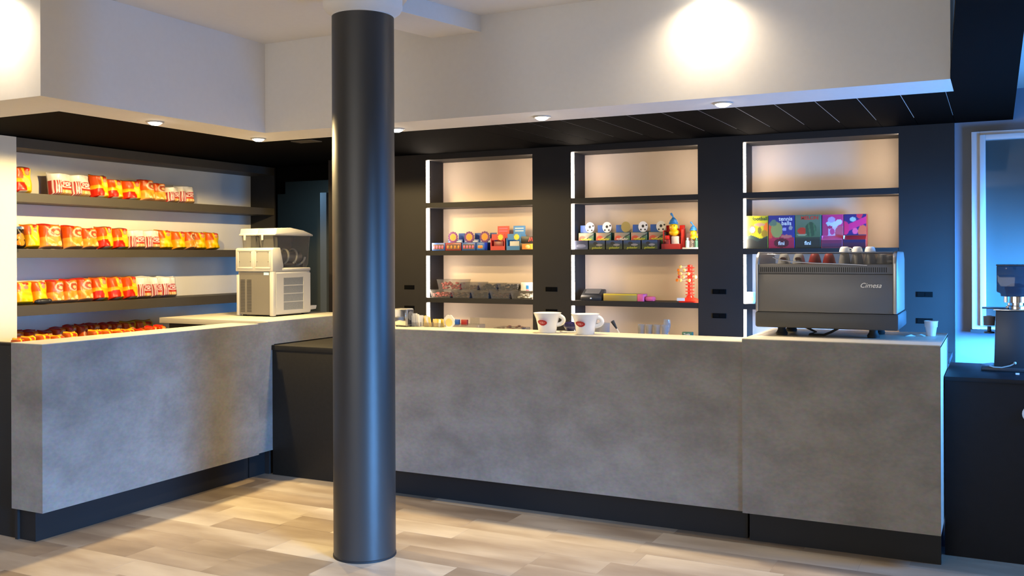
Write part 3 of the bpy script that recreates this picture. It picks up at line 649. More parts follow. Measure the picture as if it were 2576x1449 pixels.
cd = [(.135, .085, 'porcelain', 'maroon', 'white cup with a small brown badge, leftmost on the coffee machine'), (.215, .085, 'porcelain', 'maroon', 'white cup with a small red badge, second on the coffee machine'),
      (.30, .085, 'red', None, 'red cup nearest the white cups on the coffee machine'), (.375, .085, 'red', None, 'red cup in the middle of the coffee machine top')]
for x, y_, m_, ov, lb in cd: cup('coffee_cup', lb, xs0 + x, 5.345 + y_, cz, .022, .036, .055, m_, 'cups on top of the coffee machine', ov, True, None)
for k, (x, hh) in enumerate(((.455, .058), (.52, .058), (.585, .058), (.645, .052), (.69, .045))):
    cup('espresso_cup', f'plain white cup upside down, {ORD[k]} from the red cups on the coffee machine', xs0 + x - (.01 if k == 4 else 0), 5.345 + .09, cz, .017 if k == 4 else .022, .022 if k == 4 else .033, hh, 'porcelain', 'cups on top of the coffee machine', None, True)
for k, x in enumerate((.455, .52, .585)):
    cup('espresso_cup', f'white cup stacked above the guard of the coffee machine, {ORD[k]} of three from the left', xs0 + x, 5.345 + .09, cz + .0585, .022, .030, .034, 'porcelain', 'cups stacked highest on the coffee machine', None, True, 'handle' if k == 0 else None)
t = thing('foam_cup', 'white stepped foam cup on the end of the coffee counter', 'cup', (-.319, 5.70, 1.103))
MB().lathe([(0, 0), (.0225, 0), (.029, .046), (.0325, .05), (.0345, .08), (.032, .08), (.0305, .053), (.027, .047), (.021, .004), (0, .004)], 32).obj('cup_body', 'foam', t, True)
MB().lathe([(.0325, .0785), (.0355, .0785), (.0355, .082), (.0325, .082)], 32).obj('rim', 'foam', t, True)
for k, (x, y_, a, lb) in enumerate(((-.425, 5.63, .5, 'pale blue sachet lying left of the foam cup'), (-.375, 5.66, -.3, 'pale blue folded sachet lying nearest the foam cup'))):
    q = MB(); q.prism([(-.03, 0), (.03, 0), (.028, .002), (.005, .010), (-.02, .003)], 'Y', -.014, .014, .001); tag(q.obj('sugar_sachet', 'bluepaper', None, False, (x, y_, 1.1035), (0, 0, a)), lb, 'sachet', 'sachets beside the foam cup')

# ================================================================== GRINDER
t = thing('coffee_grinder', 'dark coffee grinder with a smoked bean hopper at the right edge', 'coffee grinder', (.075, 5.80, .920))
q = MB(); q.prism([(-.088, .006), (.075, .006), (.08, .325), (-.078, .325)], 'Y', -.05, .13, .006); q.obj('body', 'dkplastic', t, True)
q = MB(); q.prism([(-.15, .0), (.085, .0), (.085, .020), (-.10, .026), (-.15, .018)], 'Y', -.055, .15, .004); q.obj('base', 'dkplastic', t, True)
box('top_plate', 'chrome', -.09, .085, -.055, .135, .326, .333, t, .002)
box('doser_lid', 'dkplastic', -.145, -.02, -.03, .10, .333, .338, t, .001)
MB().lathe([(0, .235), (.030, .235), (.034, .245), (.034, .329), (0, .329)], 24, -.110, .03).obj('doser', 'clear', t, True)
MB().lathe([(0, .24), (.028, .24), (.03, .29), (0, .295)], 20, -.110, .03).obj('ground_coffee', 'candymix', t, True)
MB().lathe([(0, .198), (.026, .198), (.026, .206), (.010, .210), (.010, .235), (0, .235)], 20, -.110, .03).obj('portafilter_fork', 'dkplastic', t, True)
MB().lathe([(0, .333), (.05, .333), (.05, .348), (.042, .352), (.042, .365), (.06, .368), (.06, .40), (.045, .402), (0, .402)], 28, .02, .03).obj('collar', 'chrome', t, True)
q = MB(); q.prism([(-.055, .402), (.10, .402), (.10, .42), (.118, .425), (.118, .565), (-.074, .565), (-.074, .425), (-.055, .42)], 'Y', -.05, .11, .006); q.obj('bean_hopper', 'smokeblue', t, True)
box('hopper_lid', 'dkplastic', -.076, .12, -.052, .112, .565, .572, t, .002)
MB().lathe([(0, .404), (.048, .404), (.056, .45), (.02, .47), (0, .47)], 24, .02, .03).obj('coffee_beans', 'candydark', t, True)
MB().tube([(-.11, -.056, .028), (-.09, -.058, .022), (-.05, -.058, .022), (-.01, -.056, .034), (.01, -.054, .046)], .0035, 8).obj('power_cable', 'whitepl', t, True)
MB().ball((.012, -.053, .048), .008, sub=2).obj('cable_grip', 'whitepl', t, True)
tag(box('sugar_cube', 'whitetxt', .088, .106, 5.62, 5.635, .9205, .929), 'small white wrapped cube on the dark slate counter', 'sugar cube')

# ================================================================== ITEMS ON THE BAR LEDGE
def mug(label, x, y_, a):
    t = thing('display_mug', label, 'mug', (x, y_, 1.084), a, 'big white mugs on the bar')
    MB().lathe([(0, 0), (.050, 0), (.054, .006), (.060, .045), (.070, .085), (.085, .120), (.081, .1205), (.066, .086), (.055, .045), (.049, .008), (0, .008)], 48).obj('cup_body', 'porcelain', t, True)
    pts = [(.056 + .044 * math.sin(q * PI / 12) , 0, .040 + .056 * (1 - math.cos(q * PI / 12)) / 2 + .008) for q in range(13)]
    MB().tube(pts, [.013] * 13, 12).obj('handle', 'porcelain', t, True)
    q = MB(); ov = []
    ang0 = math.radians(-106)
    me = grid_mesh('badge', 24, 12, lambda u, v: ((.0615 + .0010 + .022 * max(0, (v - .1))) * math.cos(ang0 + (u - .5) * .85), (.0615 + .0010 + .022 * max(0, (v - .1))) * math.sin(ang0 + (u - .5) * .85), .046 + v * .034), lambda u, v: (172, 26, 34) if ell(u, v, .5, .5, .30, .22) > 1 or (u * 17) % 1 < .42 else (222, 150, 150))
    b = bmesh.new(); b.from_mesh(me); cl = b.verts.layers.float_color.get('Col')
    kill = []
    for f in b.faces:
        c = f.calc_center_median(); an = math.atan2(c.y, c.x) - ang0; u = an / .85 + .5; v = (c.z - .046) / .034
        if ell(u, v, .5, .5, .5, .5) > 1: kill.append(f)
    bmesh.ops.delete(b, geom=kill, context='FACES'); b.to_mesh(me); b.free()
    link('badge', me, t)['label'] = 'red oval badge'
mug('big white display mug left of the blue sugar bowl', -2.425, 5.262, math.radians(14))
mug('big white display mug right of the blue sugar bowl', -2.170, 5.245, math.radians(12))
t = thing('sugar_bowl', 'glossy navy blue sugar bowl between the two big mugs', 'bowl', (-2.315, 5.36, 1.084))
MB().lathe([(0, 0), (.065, 0), (.068, .004), (.030, .008), (0, .008)], 32).obj('saucer', 'porcelain', t, True)
MB().lathe([(.0, .0085), (.022, .0085), (.030, .014), (.043, .034), (.040, .052), (.028, .060), (0, .064)], 32).obj('bowl_body', 'navy', t, True)
MB().ball((0, 0, .067), .006, sub=2).obj('lid_knob', 'navy', t, True)
t = thing('napkin_dispenser', 'small chrome napkin dispenser on the bar beside the column', 'dispenser', (-3.505, 5.335, 1.084), math.radians(-6))
box('body', 'steel', -.055, .055, -.035, .035, .004, .118, t, .005); box('front_frame', 'chrome', -.045, .045, -.040, -.0355, .010, .112, t, .002)
box('napkins', 'paper', -.034, .034, -.0395, -.0352, .02, .10, t) if False else None
MB().lathe([(0, 0), (.030, 0), (.030, .002), (0, .002)], 24, mtx=Matrix.Translation((.056, 0, .072)) @ Matrix.Rotation(PI / 2, 4, 'Y')).obj('side_disc', 'satin', t, True)
box('side_panel', 'dkplastic', .0552, .0562, -.028, .028, .015, .110, t)
for k in range(4): MB().lathe([(0, 0), (.008, 0), (.008, .005), (0, .005)], 12, (-.04 if k % 2 else .04), (-.025 if k < 2 else .025)).obj('foot', 'rubber', t)
def packets(name, label, x, y_, n, m, h, w, spread, seed):
    rnd = random.Random(seed); t = thing(name, label, 'packets', (x, y_, 1.084))
    box('holder', 'clear', -spread / 2 - .006, spread / 2 + .006, -.022, .022, 0, .028, t, .002)
    for k in range(n):
        xx = -spread / 2 + spread * k / max(1, n - 1)
        q = MB(); q.box(-w / 2, w / 2, -.0015, .0015, 0, h * rnd.uniform(.85, 1.0)); o = q.obj('packet', m if isinstance(m, str) else m[k % len(m)], t, False, (xx, rnd.uniform(-.012, .012), .002), (rnd.uniform(-.12, .12), rnd.uniform(-.22, .12), rnd.uniform(-.5, .5)))
packets('sachet_holder', 'holder of white sachets beside the chrome napkin dispenser', -3.415, 5.35, 6, 'paper', .085, .035, .05, 3)
packets('sachet_holder', 'holder of pale sachets in front of the left light strip', -3.335, 5.365, 6, ['paper', 'palegold'], .072, .03, .045, 5)
packets('sachet_holder', 'holder of yellow and white sachets left of the scalloped card', -3.262, 5.365, 7, ['palegold', 'paper', 'yellow'], .055, .035, .07, 8)
t = thing('scalloped_card', 'cream scalloped card stand with a yellow centre on the bar', 'card stand', (-3.178, 5.37, 1.084))
pts = []
for k in range(40):
    a = 2 * PI * k / 40; r = .040 + .005 * abs(math.sin(4 * a)); pts.append((r * math.cos(a) * .95, .038 + r * math.sin(a)))
pts = [(x, max(0, z)) for x, z in pts]
MB().prism(pts, 'Y', -.003, .003).obj('card', 'paper', t); MB().prism([(.026 * math.cos(k * PI / 10), .032 + .026 * math.sin(k * PI / 10)) for k in range(20)], 'Y', -.0045, -.0031).obj('centre', 'palegold', t)
box('stand_foot', 'paper', -.02, .02, -.02, .02, 0, .002, t)

# ================================================================== ITEMS ON THE BACK WORKTOP
ZW = .900
t = thing('clear_box', 'clear plastic box with blue and dark red packs on the back worktop', 'box', (-3.80, 6.72, ZW))
box('tub', 'clear', -.14, .12, -.07, .07, 0, .10, t, .004); box('blue_pack', 'blue', -.105, -.055, -.055, -.03, .09, .138, t, .004); box('red_pack', 'maroon', -.035, .02, -.055, -.03, .09, .138, t, .004)
box('upright_sheet', 'clear', .03, .115, -.02, -.017, .10, .155, t)
t = thing('clear_tray', 'clear plastic tray of wrapped sweets near the dark stile', 'tray', (-3.42, 6.74, ZW))
box('tray', 'clear', -.12, .13, -.08, .08, 0, .085, t, .004)
q = MB(); rnd = random.Random(4)
for k in range(40): q.ball((rnd.uniform(-.10, .11), rnd.uniform(-.065, .06), rnd.uniform(.015, .095)), .013, (1.3, 1, .7), 1)
o = q.obj('sweets', 'candymix', t, True); o['kind'] = 'stuff'
def tumbler(label, x, y_, h, r, m='glassware', name='drinking_glass'):
    return tag(MB().lathe([(0, 0), (r * .8, 0), (r, h), (r - .002, h), (r * .8 - .002, .006), (0, .006)], 24).obj(name, m, None, True, (x, y_, ZW)), label, 'glass', 'glasses on the back worktop')
tumbler('clear glass tumbler just right of the second big mug', -2.615, 6.70, .145, .040); tumbler('clear glass tumbler behind the handle of the second big mug', -2.705, 6.74, .135, .038)
for k, x in enumerate((-2.335, -2.275, -2.215, -2.155)): tumbler(f'slim clear glass, {ORD[k]} from the left in the row of four', x, 6.72, .14, .027)
t = thing('stemmed_glass', 'tall stemmed glass behind the row of slim glasses', 'glass', (-2.165, 6.80, ZW)); MB().lathe([(0, 0), (.03, 0), (.03, .003), (.004, .008), (.004, .07), (.02, .09), (.028, .13), (.024, .175), (.022, .175), (.026, .13), (.0, .085)], 24).obj('glass_body', 'glassware', t, True)
t = thing('pastry_brush', 'dark bristle brush with a white handle leaning beside the tumblers', 'brush', (-2.50, 6.73, ZW), 0)
MB().tube([(.03, 0, .004), (-.035, .01, .10)], [.006, .004], 8).obj('handle', 'paper', t, True); MB().tube([(-.035, .01, .10), (-.055, .013, .13), (-.072, .015, .155)], [.006, .012, .015], 10).obj('bristles', 'dkplastic', t, True)
t = thing('green_pack', 'small green packet on the back worktop beside the stile', 'packet', (-1.985, 6.73, ZW)); box('pack', 'green', -.04, .035, -.02, .02, 0, .095, t, .004); text('Trebi', .022, 'whitetxt', t, (-.004, -.0212, .078), name='lettering')

# ================================================================== SWEETS IN THE LIT NICHES
Z2, Z3 = 1.595, 1.192
# --- left niche, middle shelf
def sun_art(u, v):
    e = ell(u, v, .5, .5, .5, .5)
    if e < .24: return (226, 150, 30)
    if e < .36: return (226, 150, 96)
    return (108, 44, 110)
for k, (xa, xb, nm) in enumerate(((-4.33, -4.20, 'leftmost'), (-4.195, -4.04, 'second'), (-4.035, -3.90, 'third'), (-3.895, -3.815, 'rightmost'))):
    t = thing('lolly_box', f'low windowed box of sweets below the blue sun displays, {nm} of four', 'sweet box', ((xa + xb) / 2, 7.075, Z2), group='low windowed boxes in the left niche'); w = xb - xa
    box('carton', 'blue' if k != 1 else 'maroon', -w / 2, w / 2, -.045, .05, 0, .066, t, .002); box('window', 'candymix' if k < 3 else 'ltblue', -w / 2 + .012, w / 2 - .012, -.0462, -.0452, .010, .052, t)
    q = MB(); rnd = random.Random(k)
    for j in range(4): q.ball((-w / 2 + .025 + j * (w - .05) / 3, -.047, .03), .010, (1, .3, 1.5), 1)
    o = q.obj('sweets', 'orange' if k % 2 else 'pink', t, True); o['kind'] = 'stuff'
for k, (xc, nm) in enumerate(((-4.155, 'left'), (-3.995, 'middle'), (-3.845, 'right'))):
    t = thing('sun_display', f'blue sweet display with a purple and orange sun badge, the {nm} one', 'sweet display', (xc, 7.175, Z2), group='blue sun badge displays in the left niche')
    box('carton', 'blue', -.072, .072, -.045, .05, 0, .095, t, .002); box('header', 'blue', -.005, .055, .02, .026, .095, .150, t)
    me = grid_mesh('sun_badge', 26, 26, lambda u, v: ((u - .5) * .105, 0, v * .105), sun_art)
    b = bmesh.new(); b.from_mesh(me); kill = []
    for f in b.faces:
        c_ = f.calc_center_median(); dx, dz = c_.x, c_.z - .0525; a = math.atan2(dz, dx); r = math.hypot(dx, dz)
        if r > .043 + .0075 * abs(math.sin(7 * a)): kill.append(f)
    bmesh.ops.delete(b, geom=kill, context='FACES'); r_ = bmesh.ops.extrude_face_region(b, geom=list(b.faces)); bmesh.ops.translate(b, verts=[v_ for v_ in r_['geom'] if isinstance(v_, bmesh.types.BMVert)], vec=(0, .003, 0)); b.to_mesh(me); b.free()
    link('sun_badge', me, t, (-.02, -.051, .062))
    box('price_strip', 'whitetxt', -.06, .06, -.0462, -.0452, .075, .083, t)
def burst(cx, cz, r, n, k=.6): return [((r if i % 2 == 0 else r * k) * math.cos(PI * i / n) + cx, (r if i % 2 == 0 else r * k) * math.sin(PI * i / n) + cz) for i in range(2 * n)]
for (xc, m_, nm, hx, lb) in ((-3.715, 'red', 'red', -.01, 'tall red sweet display with a yellow burst'), (-3.565, 'ltblue', 'blue', -.005, 'tall light blue sweet display with a yellow burst')):
    t = thing('sweet_display', lb, 'sweet display', (xc, 7.13, Z2), group='tall sweet displays in the left niche')
    q = MB(); q.box(-.068, .068, -.055, .06, 0, .012); q.box(-.068, -.060, -.055, .06, .012, .10); q.box(.060, .068, -.055, .06, .012, .10); q.box(-.060, .060, -.055, -.049, .012, .035); q.box(-.060, .060, .054, .06, .012, .13); q.obj('carton', m_, t)
    box('header', m_, -.055, .055, .050, .055, .13, .205, t); box('front_card', m_, -.06, .06, -.049, -.045, .085, .135, t)
    box('inner_pack', 'paper' if nm == 'blue' else 'maroon', -.045, .045, -.04, .04, .013, .075, t, .003)
    MB().prism(burst(.025, .108, .028, 9, .75), 'Y', -.0525, -.0495).obj('burst', 'yellow', t)
    text('SUPER', .018, 'whitetxt', t, (0, .0492, .188), name='lettering') if False else None
    for k in range(2): box('print_line', 'pink' if nm == 'red' else 'whitetxt', -.04, .04, .0488, .0499, .158 + k * .022, .166 + k * .022, t)
for k, (zz, m2, lb) in enumerate(((0, 'orange', 'bright orange and black chocolate box at the right end of the left niche'), (.057, 'black', 'black chocolate box with red script on top of the orange one'))):
    t = thing('chocolate_box', lb, 'chocolate box', (-3.425, 7.10 + .03 * k, Z2 + zz))
    box('carton', 'black', -.068, .068, -.06, .05, 0, .056, t, .002)
    if k == 0: box('front_label', 'orange', -.045, .066, -.0612, -.0602, .006, .050, t); MB().ball((.005, -.0612, .026), .016, (1.3, .2, 1), 2).obj('caramel', 'palegold', t, True)
    else: MB().tube([(.0, -.0612, .012), (.012, -.0612, .046), (.018, -.0612, .02), (.030, -.0612, .046), (.036, -.0612, .018), (.05, -.0612, .04)], .004, 6).obj('script', 'red', t, True)
# --- left niche, third shelf: clear tubs of sweets in two layers
def tub(label, x0, x1, z, h, fill, fh, y0=7.02, y1=7.20, seed=0, taper=.012):
    t = thing('sweet_tub', label, 'sweet tub', ((x0 + x1) / 2, (y0 + y1) / 2, z), group='clear sweet tubs in the left niche'); w = x1 - x0; d = y1 - y0
    b = bmesh.new(); r0 = [b.verts.new(p) for p in ((-w / 2 + taper, -d / 2 + taper, 0), (w / 2 - taper, -d / 2 + taper, 0), (w / 2 - taper, d / 2 - taper, 0), (-w / 2 + taper, d / 2 - taper, 0))]; r1 = [b.verts.new(p) for p in ((-w / 2, -d / 2, h - .006), (w / 2, -d / 2, h - .006), (w / 2, d / 2, h - .006), (-w / 2, d / 2, h - .006))]
    b.faces.new(r0[::-1])
    for i in range(4): b.faces.new((r0[i], r0[(i + 1) % 4], r1[(i + 1) % 4], r1[i]))
    me = bpy.data.meshes.new('tub'); b.to_mesh(me); b.free(); me.materials.append(M['clear']); link('tub', me, t)
    q = MB(); q.box(-w / 2 - .002, w / 2 + .002, -d / 2 - .002, d / 2 + .002, h - .006, h); q.obj('lid', 'clear', t)
    q = MB(); rnd = random.Random(seed)
    for k in range(46): q.ball((rnd.uniform(-w / 2 + taper + .012, w / 2 - taper - .012), rnd.uniform(-d / 2 + taper + .010, d / 2 - taper - .012), .010 + rnd.random() ** 1.3 * max(.001, (fh - .018))), rnd.uniform(.009, .014), (1.2, 1, .8), 1)
    o = q.obj('sweets', fill, t, True); o['kind'] = 'stuff'
    return t
for k, (x0, x1, f, lb) in enumerate(((-4.345, -4.14, 'candyred', 'low clear tub of red sweets against the left light strip'), (-4.135, -3.95, 'candymix', 'low clear tub of brown sweets, second in the bottom layer'), (-3.945, -3.77, 'candydark', 'low clear tub of dark sweets, third in the bottom layer'), (-3.765, -3.575, 'candymix', 'low clear tub of brown sweets, fourth in the bottom layer'), (-3.57, -3.365, 'paper', 'low clear tub of white packs at the right end of the bottom layer'))):
    tub(lb, x0, x1, Z3, .068, f, .05, seed=k + 20)
for k, (x0, x1, f, h, fh, lb) in enumerate(((-4.275, -4.045, 'candyred', .088, .07, 'clear tub of red sweets in the upper layer'), (-4.04, -3.875, 'candymix', .066, .04, 'clear tub with few brown sweets in the upper layer'), (-3.87, -3.695, 'candydark', .060, .055, 'clear tub packed with liquorice in the upper layer'), (-3.69, -3.505, 'candydark', .060, .055, 'clear tub packed with dark sweets at the upper right'))):
    tub(lb, x0, x1, Z3 + .0685, h, f, fh, seed=k + 40)
t = thing('sweet_carton', 'small white carton with blue marks on top of the tubs', 'carton', (-3.445, 7.11, Z3 + .0685)); box('carton', 'paper', -.045, .04, -.06, .05, 0, .068, t, .003); box('blue_mark', 'ltblue', .005, .03, -.0612, -.0602, .015, .045, t); box('pink_mark', 'pink', .005, .035, -.0612, -.0602, .003, .010, t)

# --- middle niche, middle shelf: gum displays
def gum_front(u, v):
    if v < .18: return (60, 82, 40)
    if v < .34: return (70, 110, 40)
    c = mixc((190, 140, 110), (120, 130, 120), u)
    if ell(u, v, .25, .55, .24, .26) < 1: c = (205, 84, 62)
    if ell(u, v, .55, .50, .22, .18) < 1: c = (226, 176, 140)
    if ell(u, v, .82, .55, .2, .3) < 1: c = (84, 122, 82)
    if abs(v - (.2 + .7 * u)) < .05: c = (52, 56, 60)
    return c
def low_front(u, v):
    c = mixc((56, 62, 50), (52, 76, 112), sm(.4, .9, v))
    if v < .32: c = (70, 78, 44)
    if ell(u, v, .4, .68, .14, .18) < 1: c = (40, 42, 44)
    if ell(u, v, .65, .5, .2, .12) < 1: c = (150, 140, 130)
    return c
def low_art(k): return low_front if k else (lambda u, v: mixc((84, 92, 116), (62, 70, 96), sm(.2, .8, v)) if ell(u, v, .5, .4, .35, .2) > 1 else (130, 136, 160))
lowx = [(-2.995, -2.877), (-2.870, -2.733), (-2.727, -2.588), (-2.582, -2.440), (-2.433, -2.305)]
for k, (xa, xb) in enumerate(lowx):
    w = xb - xa; t = thing('gum_box', f'low gum box in front of the football displays, {ORD[k]} from the left', 'gum box', ((xa + xb) / 2, 7.055, Z2), group='low gum boxes in the middle niche')
    box('carton', 'black', -w / 2, w / 2, -.04, .04, 0, .072, t, .002); print_panel('front_print', w - .004, .068, low_art(k), t, (0, -.0407, .002))
    if k: text('goleador', .024, 'limetxt', t, (0, -.0412, .014), shear=.2, ext=.0002)
upx = [(-3.00, -2.868), (-2.850, -2.722), (-2.694, -2.564), (-2.555, -2.421), (-2.410, -2.275)]
for k, (xa, xb) in enumerate(upx):
    w = xb - xa; t = thing('gum_display', f'gum display box with a {"yellow" if k == 2 else "black and white"} ball on its header, {ORD[k]} from the left', 'gum display', ((xa + xb) / 2, 7.165, Z2), group='gum displays in the middle niche')
    box('carton', 'green', -w / 2, w / 2, -.05, .05, 0, .135, t, .002)
    fp = print_panel('front_print', w - .004, .11, (lambda u, v: (226, 226, 222) if (k0 == 0 and v > .3) else gum_front(u, v)) if False else gum_front, t, (0, -.0507, .022))
    box('header', 'blue', -w / 2 + .004, w / 2 - .04, -.02, -.016, .135, .195, t)
    pts = [(.038 * math.cos(2 * PI * j / 28), .178 + .042 * math.sin(2 * PI * j / 28)) for j in range(28)]
    bl = MB().prism(pts, 'Y', -.030, -.026).obj('ball_card', 'amber' if k == 2 else 'whitetxt', t, False, (w / 2 - .042, 0, 0))
    if k != 2:
        q = MB(); q.prism([(.012 * math.cos(PI / 2 + 2 * PI * j / 5), .182 + .013 * math.sin(PI / 2 + 2 * PI * j / 5)) for j in range(5)], 'Y', -.0312, -.0302)
        q.obj('ball_patch', 'black', bl)
        for j in (0, 1, 4): 
            a = PI / 2 + 2 * PI * (j + .5) / 5 + PI; ca, sa = math.cos(a) * .029, math.sin(a) * .031
            MB().prism([(ca + .008 * math.cos(a + 2 * PI * i / 5), .180 + sa + .008 * math.sin(a + 2 * PI * i / 5)) for i in range(5)], 'Y', -.0312, -.0302).obj('ball_patch', 'black', bl)
    text('goleador', .027, 'limetxt' if k != 2 else 'whitetxt', t, (0, -.0515, .083), shear=.2, ext=.0003, bold=.0006)
# --- toy ducks
def duck(label, x, s, red):
    t = thing('duck_toy', label, 'toy', (x, 7.12, Z2), group='duck toys in the middle niche')
    q = MB()
    if red:
        q.box(-.075, .075, -.06, .075, 0, .012); q.box(-.075, .075, .069, .075, .012, .16); q.box(-.075, -.068, -.02, .069, .012, .145); q.box(.068, .075, -.02, .069, .012, .15); q.box(-.075, .075, -.06, -.054, .012, .04); q.obj('display_tray', 'red', t)
        box('drum', 'paper', -.01, .05, -.02, .05, .013, .10, t, .008)
        box('bottle', 'maroon', -.055, -.015, -.052, -.02, .013, .075, t, .008); box('bottle_cap', 'redpl', -.05, -.02, -.049, -.023, .075, .105, t, .004)
        for sx in (-.05, .055): box('side_card', 'redpl', sx - .022, sx + .022, .055, .061, .13, .185, t, .003)
    else:
        q.box(-.065, .065, -.06, .06, 0, .012); q.box(-.065, .065, .054, .06, .012, .12); q.box(.059, .065, -.05, .054, .012, .13); q.obj('display_tray', 'paper', t)
        for j in range(3): MB().lathe([(0, .013), (.015, .013), (.015, .06), (.008, .066), (.008, .085), (0, .085)], 16, -.035 + j * .035, -.025).obj('mini_bottle', ('bluepaper', 'clear', 'green')[j], t, True)
    dz = .105 if red else .07
    b_ = MB(); b_.ball((0, 0, dz + .022 * s), .040 * s, (1.05, 1.1, .62), 3); b_.ball((-.004, -.012, dz + .062 * s), .032 * s, (1, 1, 1.05), 3); b_.obj('body', 'duck', t, True, (.008, .01, 0))
    MB().ball((-.008, -.046 * s - .002, dz + .052 * s), .011 * s, (1.3, 1.0, .5), 2).obj('beak', 'orange', t, True, (.008, .01, 0))
    for ex in (-.016, .010): MB().ball((ex, -.038 * s, dz + .072 * s), .0048 * s, (1, .6, 1.2), 2).obj('eye', 'black', t, True, (.008, .01, 0))
    h0 = dz + .088 * s
    MB().lathe([(.034 * s, h0), (.037 * s, h0 + .006 * s), (.034 * s, h0 + .012 * s), (.031 * s, h0 + .014 * s), (.032 * s, h0 + .02 * s), (.025 * s, h0 + .026 * s), (.026 * s, h0 + .031 * s), (.016 * s, h0 + .04 * s), (.009 * s, h0 + .05 * s), (0, h0 + .054 * s)], 28, .004, -.002).obj('hat', 'hatblue', t, True)
    MB().tube([(.004, -.002, h0 + .046 * s), (-.002, -.003, h0 + .062 * s), (-.012, -.003, h0 + .076 * s), (-.017, -.003, h0 + .084 * s)], [.006 * s, .006 * s, .010 * s, .007 * s], 10).obj('hat_tassel', 'hatblue', t, True)
duck('yellow duck toy with a blue hat in a red display tray', -2.215, 1.0, True)
duck('smaller yellow duck toy with a blue hat above clear bottles', -2.060, .80, False)

# --- middle niche, third shelf
t = thing('card_terminal', 'dark card payment terminal on the shelf above the mugs', 'card terminal', (-2.865, 7.085, Z3), math.radians(6))
q = MB(); q.prism([(-.06, 0), (.09, 0), (.09, .085), (.05, .088), (-.045, .045), (-.062, .03)], 'X', -.085, .085, .006); q.obj('body', 'dkplastic', t, True)
q = MB(); q.prism([(-.035, .0525), (.045, .0885), (.044, .0905), (-.036, .0545)], 'X', -.06, .06); q.obj('screen', 'satin', t); MB().ball((.0, -.0625, .018), .006, (1.4, .4, 1), 2).obj('status_light', 'whitetxt', t, True)
t = thing('sweet_bar_box', 'long amber box of sweets next to the card terminal', 'sweet box', (-2.595, 7.09, Z3)); box('carton', 'amber', -.165, .115, -.05, .05, 0, .058, t, .004); box('end_label', 'pink', .116, .165, -.05, .05, 0, .056, t, .003); box('lid_edge', 'yellow', -.163, .113, -.0512, -.0502, .046, .054, t)
tag(box('pink_sweet_bag', 'pink', -2.425, -2.355, 7.06, 7.13, Z3 + .0005, Z3 + .038, None, .012), 'small pink bag of sweets beside the long amber box', 'sweet bag')
t = thing('lollipop_stand', 'red lollipop tree with yellow lollipops at the niche corner', 'lollipop stand', (-2.075, 7.09, Z3))
MB().lathe([(0, 0), (.085, 0), (.088, .01), (.07, .022), (.03, .036), (.024, .05), (0, .05)], 28).obj('base', 'redpl', t, True)
q = MB(); q.lathe([(0, .05)] + [(r_, .05 + .0255 * k + dz) for k in range(9) for r_, dz in ((.018, 0), (.026, .004), (.026, .009), (.018, .013))] + [(.018, .282), (0, .285)], 20); q.obj('stem', 'redpl', t, True)
for k in range(9):
    for j in range(6):
        a = 2 * PI * j / 6 + .3; MB().tube([(.024 * math.cos(a), .024 * math.sin(a), .056 + .0255 * k), (.034 * math.cos(a), .034 * math.sin(a), .058 + .0255 * k)], .0035, 6).obj('peg', 'redpl', t)
lb_ = box('front_label', 'paper', -.075, -.015, -.0895, -.0885, .012, .034, t); 
for k, (a, row_, L_, m_) in enumerate(((200, 8, .045, 'palegold'), (235, 7, .028, 'palegold'), (185, 7, .062, 'orange'), (205, 6, .045, 'palegold'), (170, 6, .066, 'orange'), (275, 6, .03, 'palegold'), (230, 5, .034, 'palegold'), (165, 5, .070, 'orange'), (200, 4, .045, 'palegold'), (180, 4, .075, 'orange'), (280, 4, .03, 'palegold'), (330, 5, .036, 'palegold'), (190, 5, .056, 'candyred'))):
    a = math.radians(a); z = .062 + .0255 * row_; p0 = (.026 * math.cos(a), .026 * math.sin(a), z); p1 = ((.026 + L_) * math.cos(a), (.026 + L_) * math.sin(a), z + .002)
    q = MB().tube([p0, p1], .0022, 6).obj('lollipop_stick', 'paper', t); MB().ball(p1, .012, (1, 1, 1.05), 2).obj('lollipop', m_, q, True)
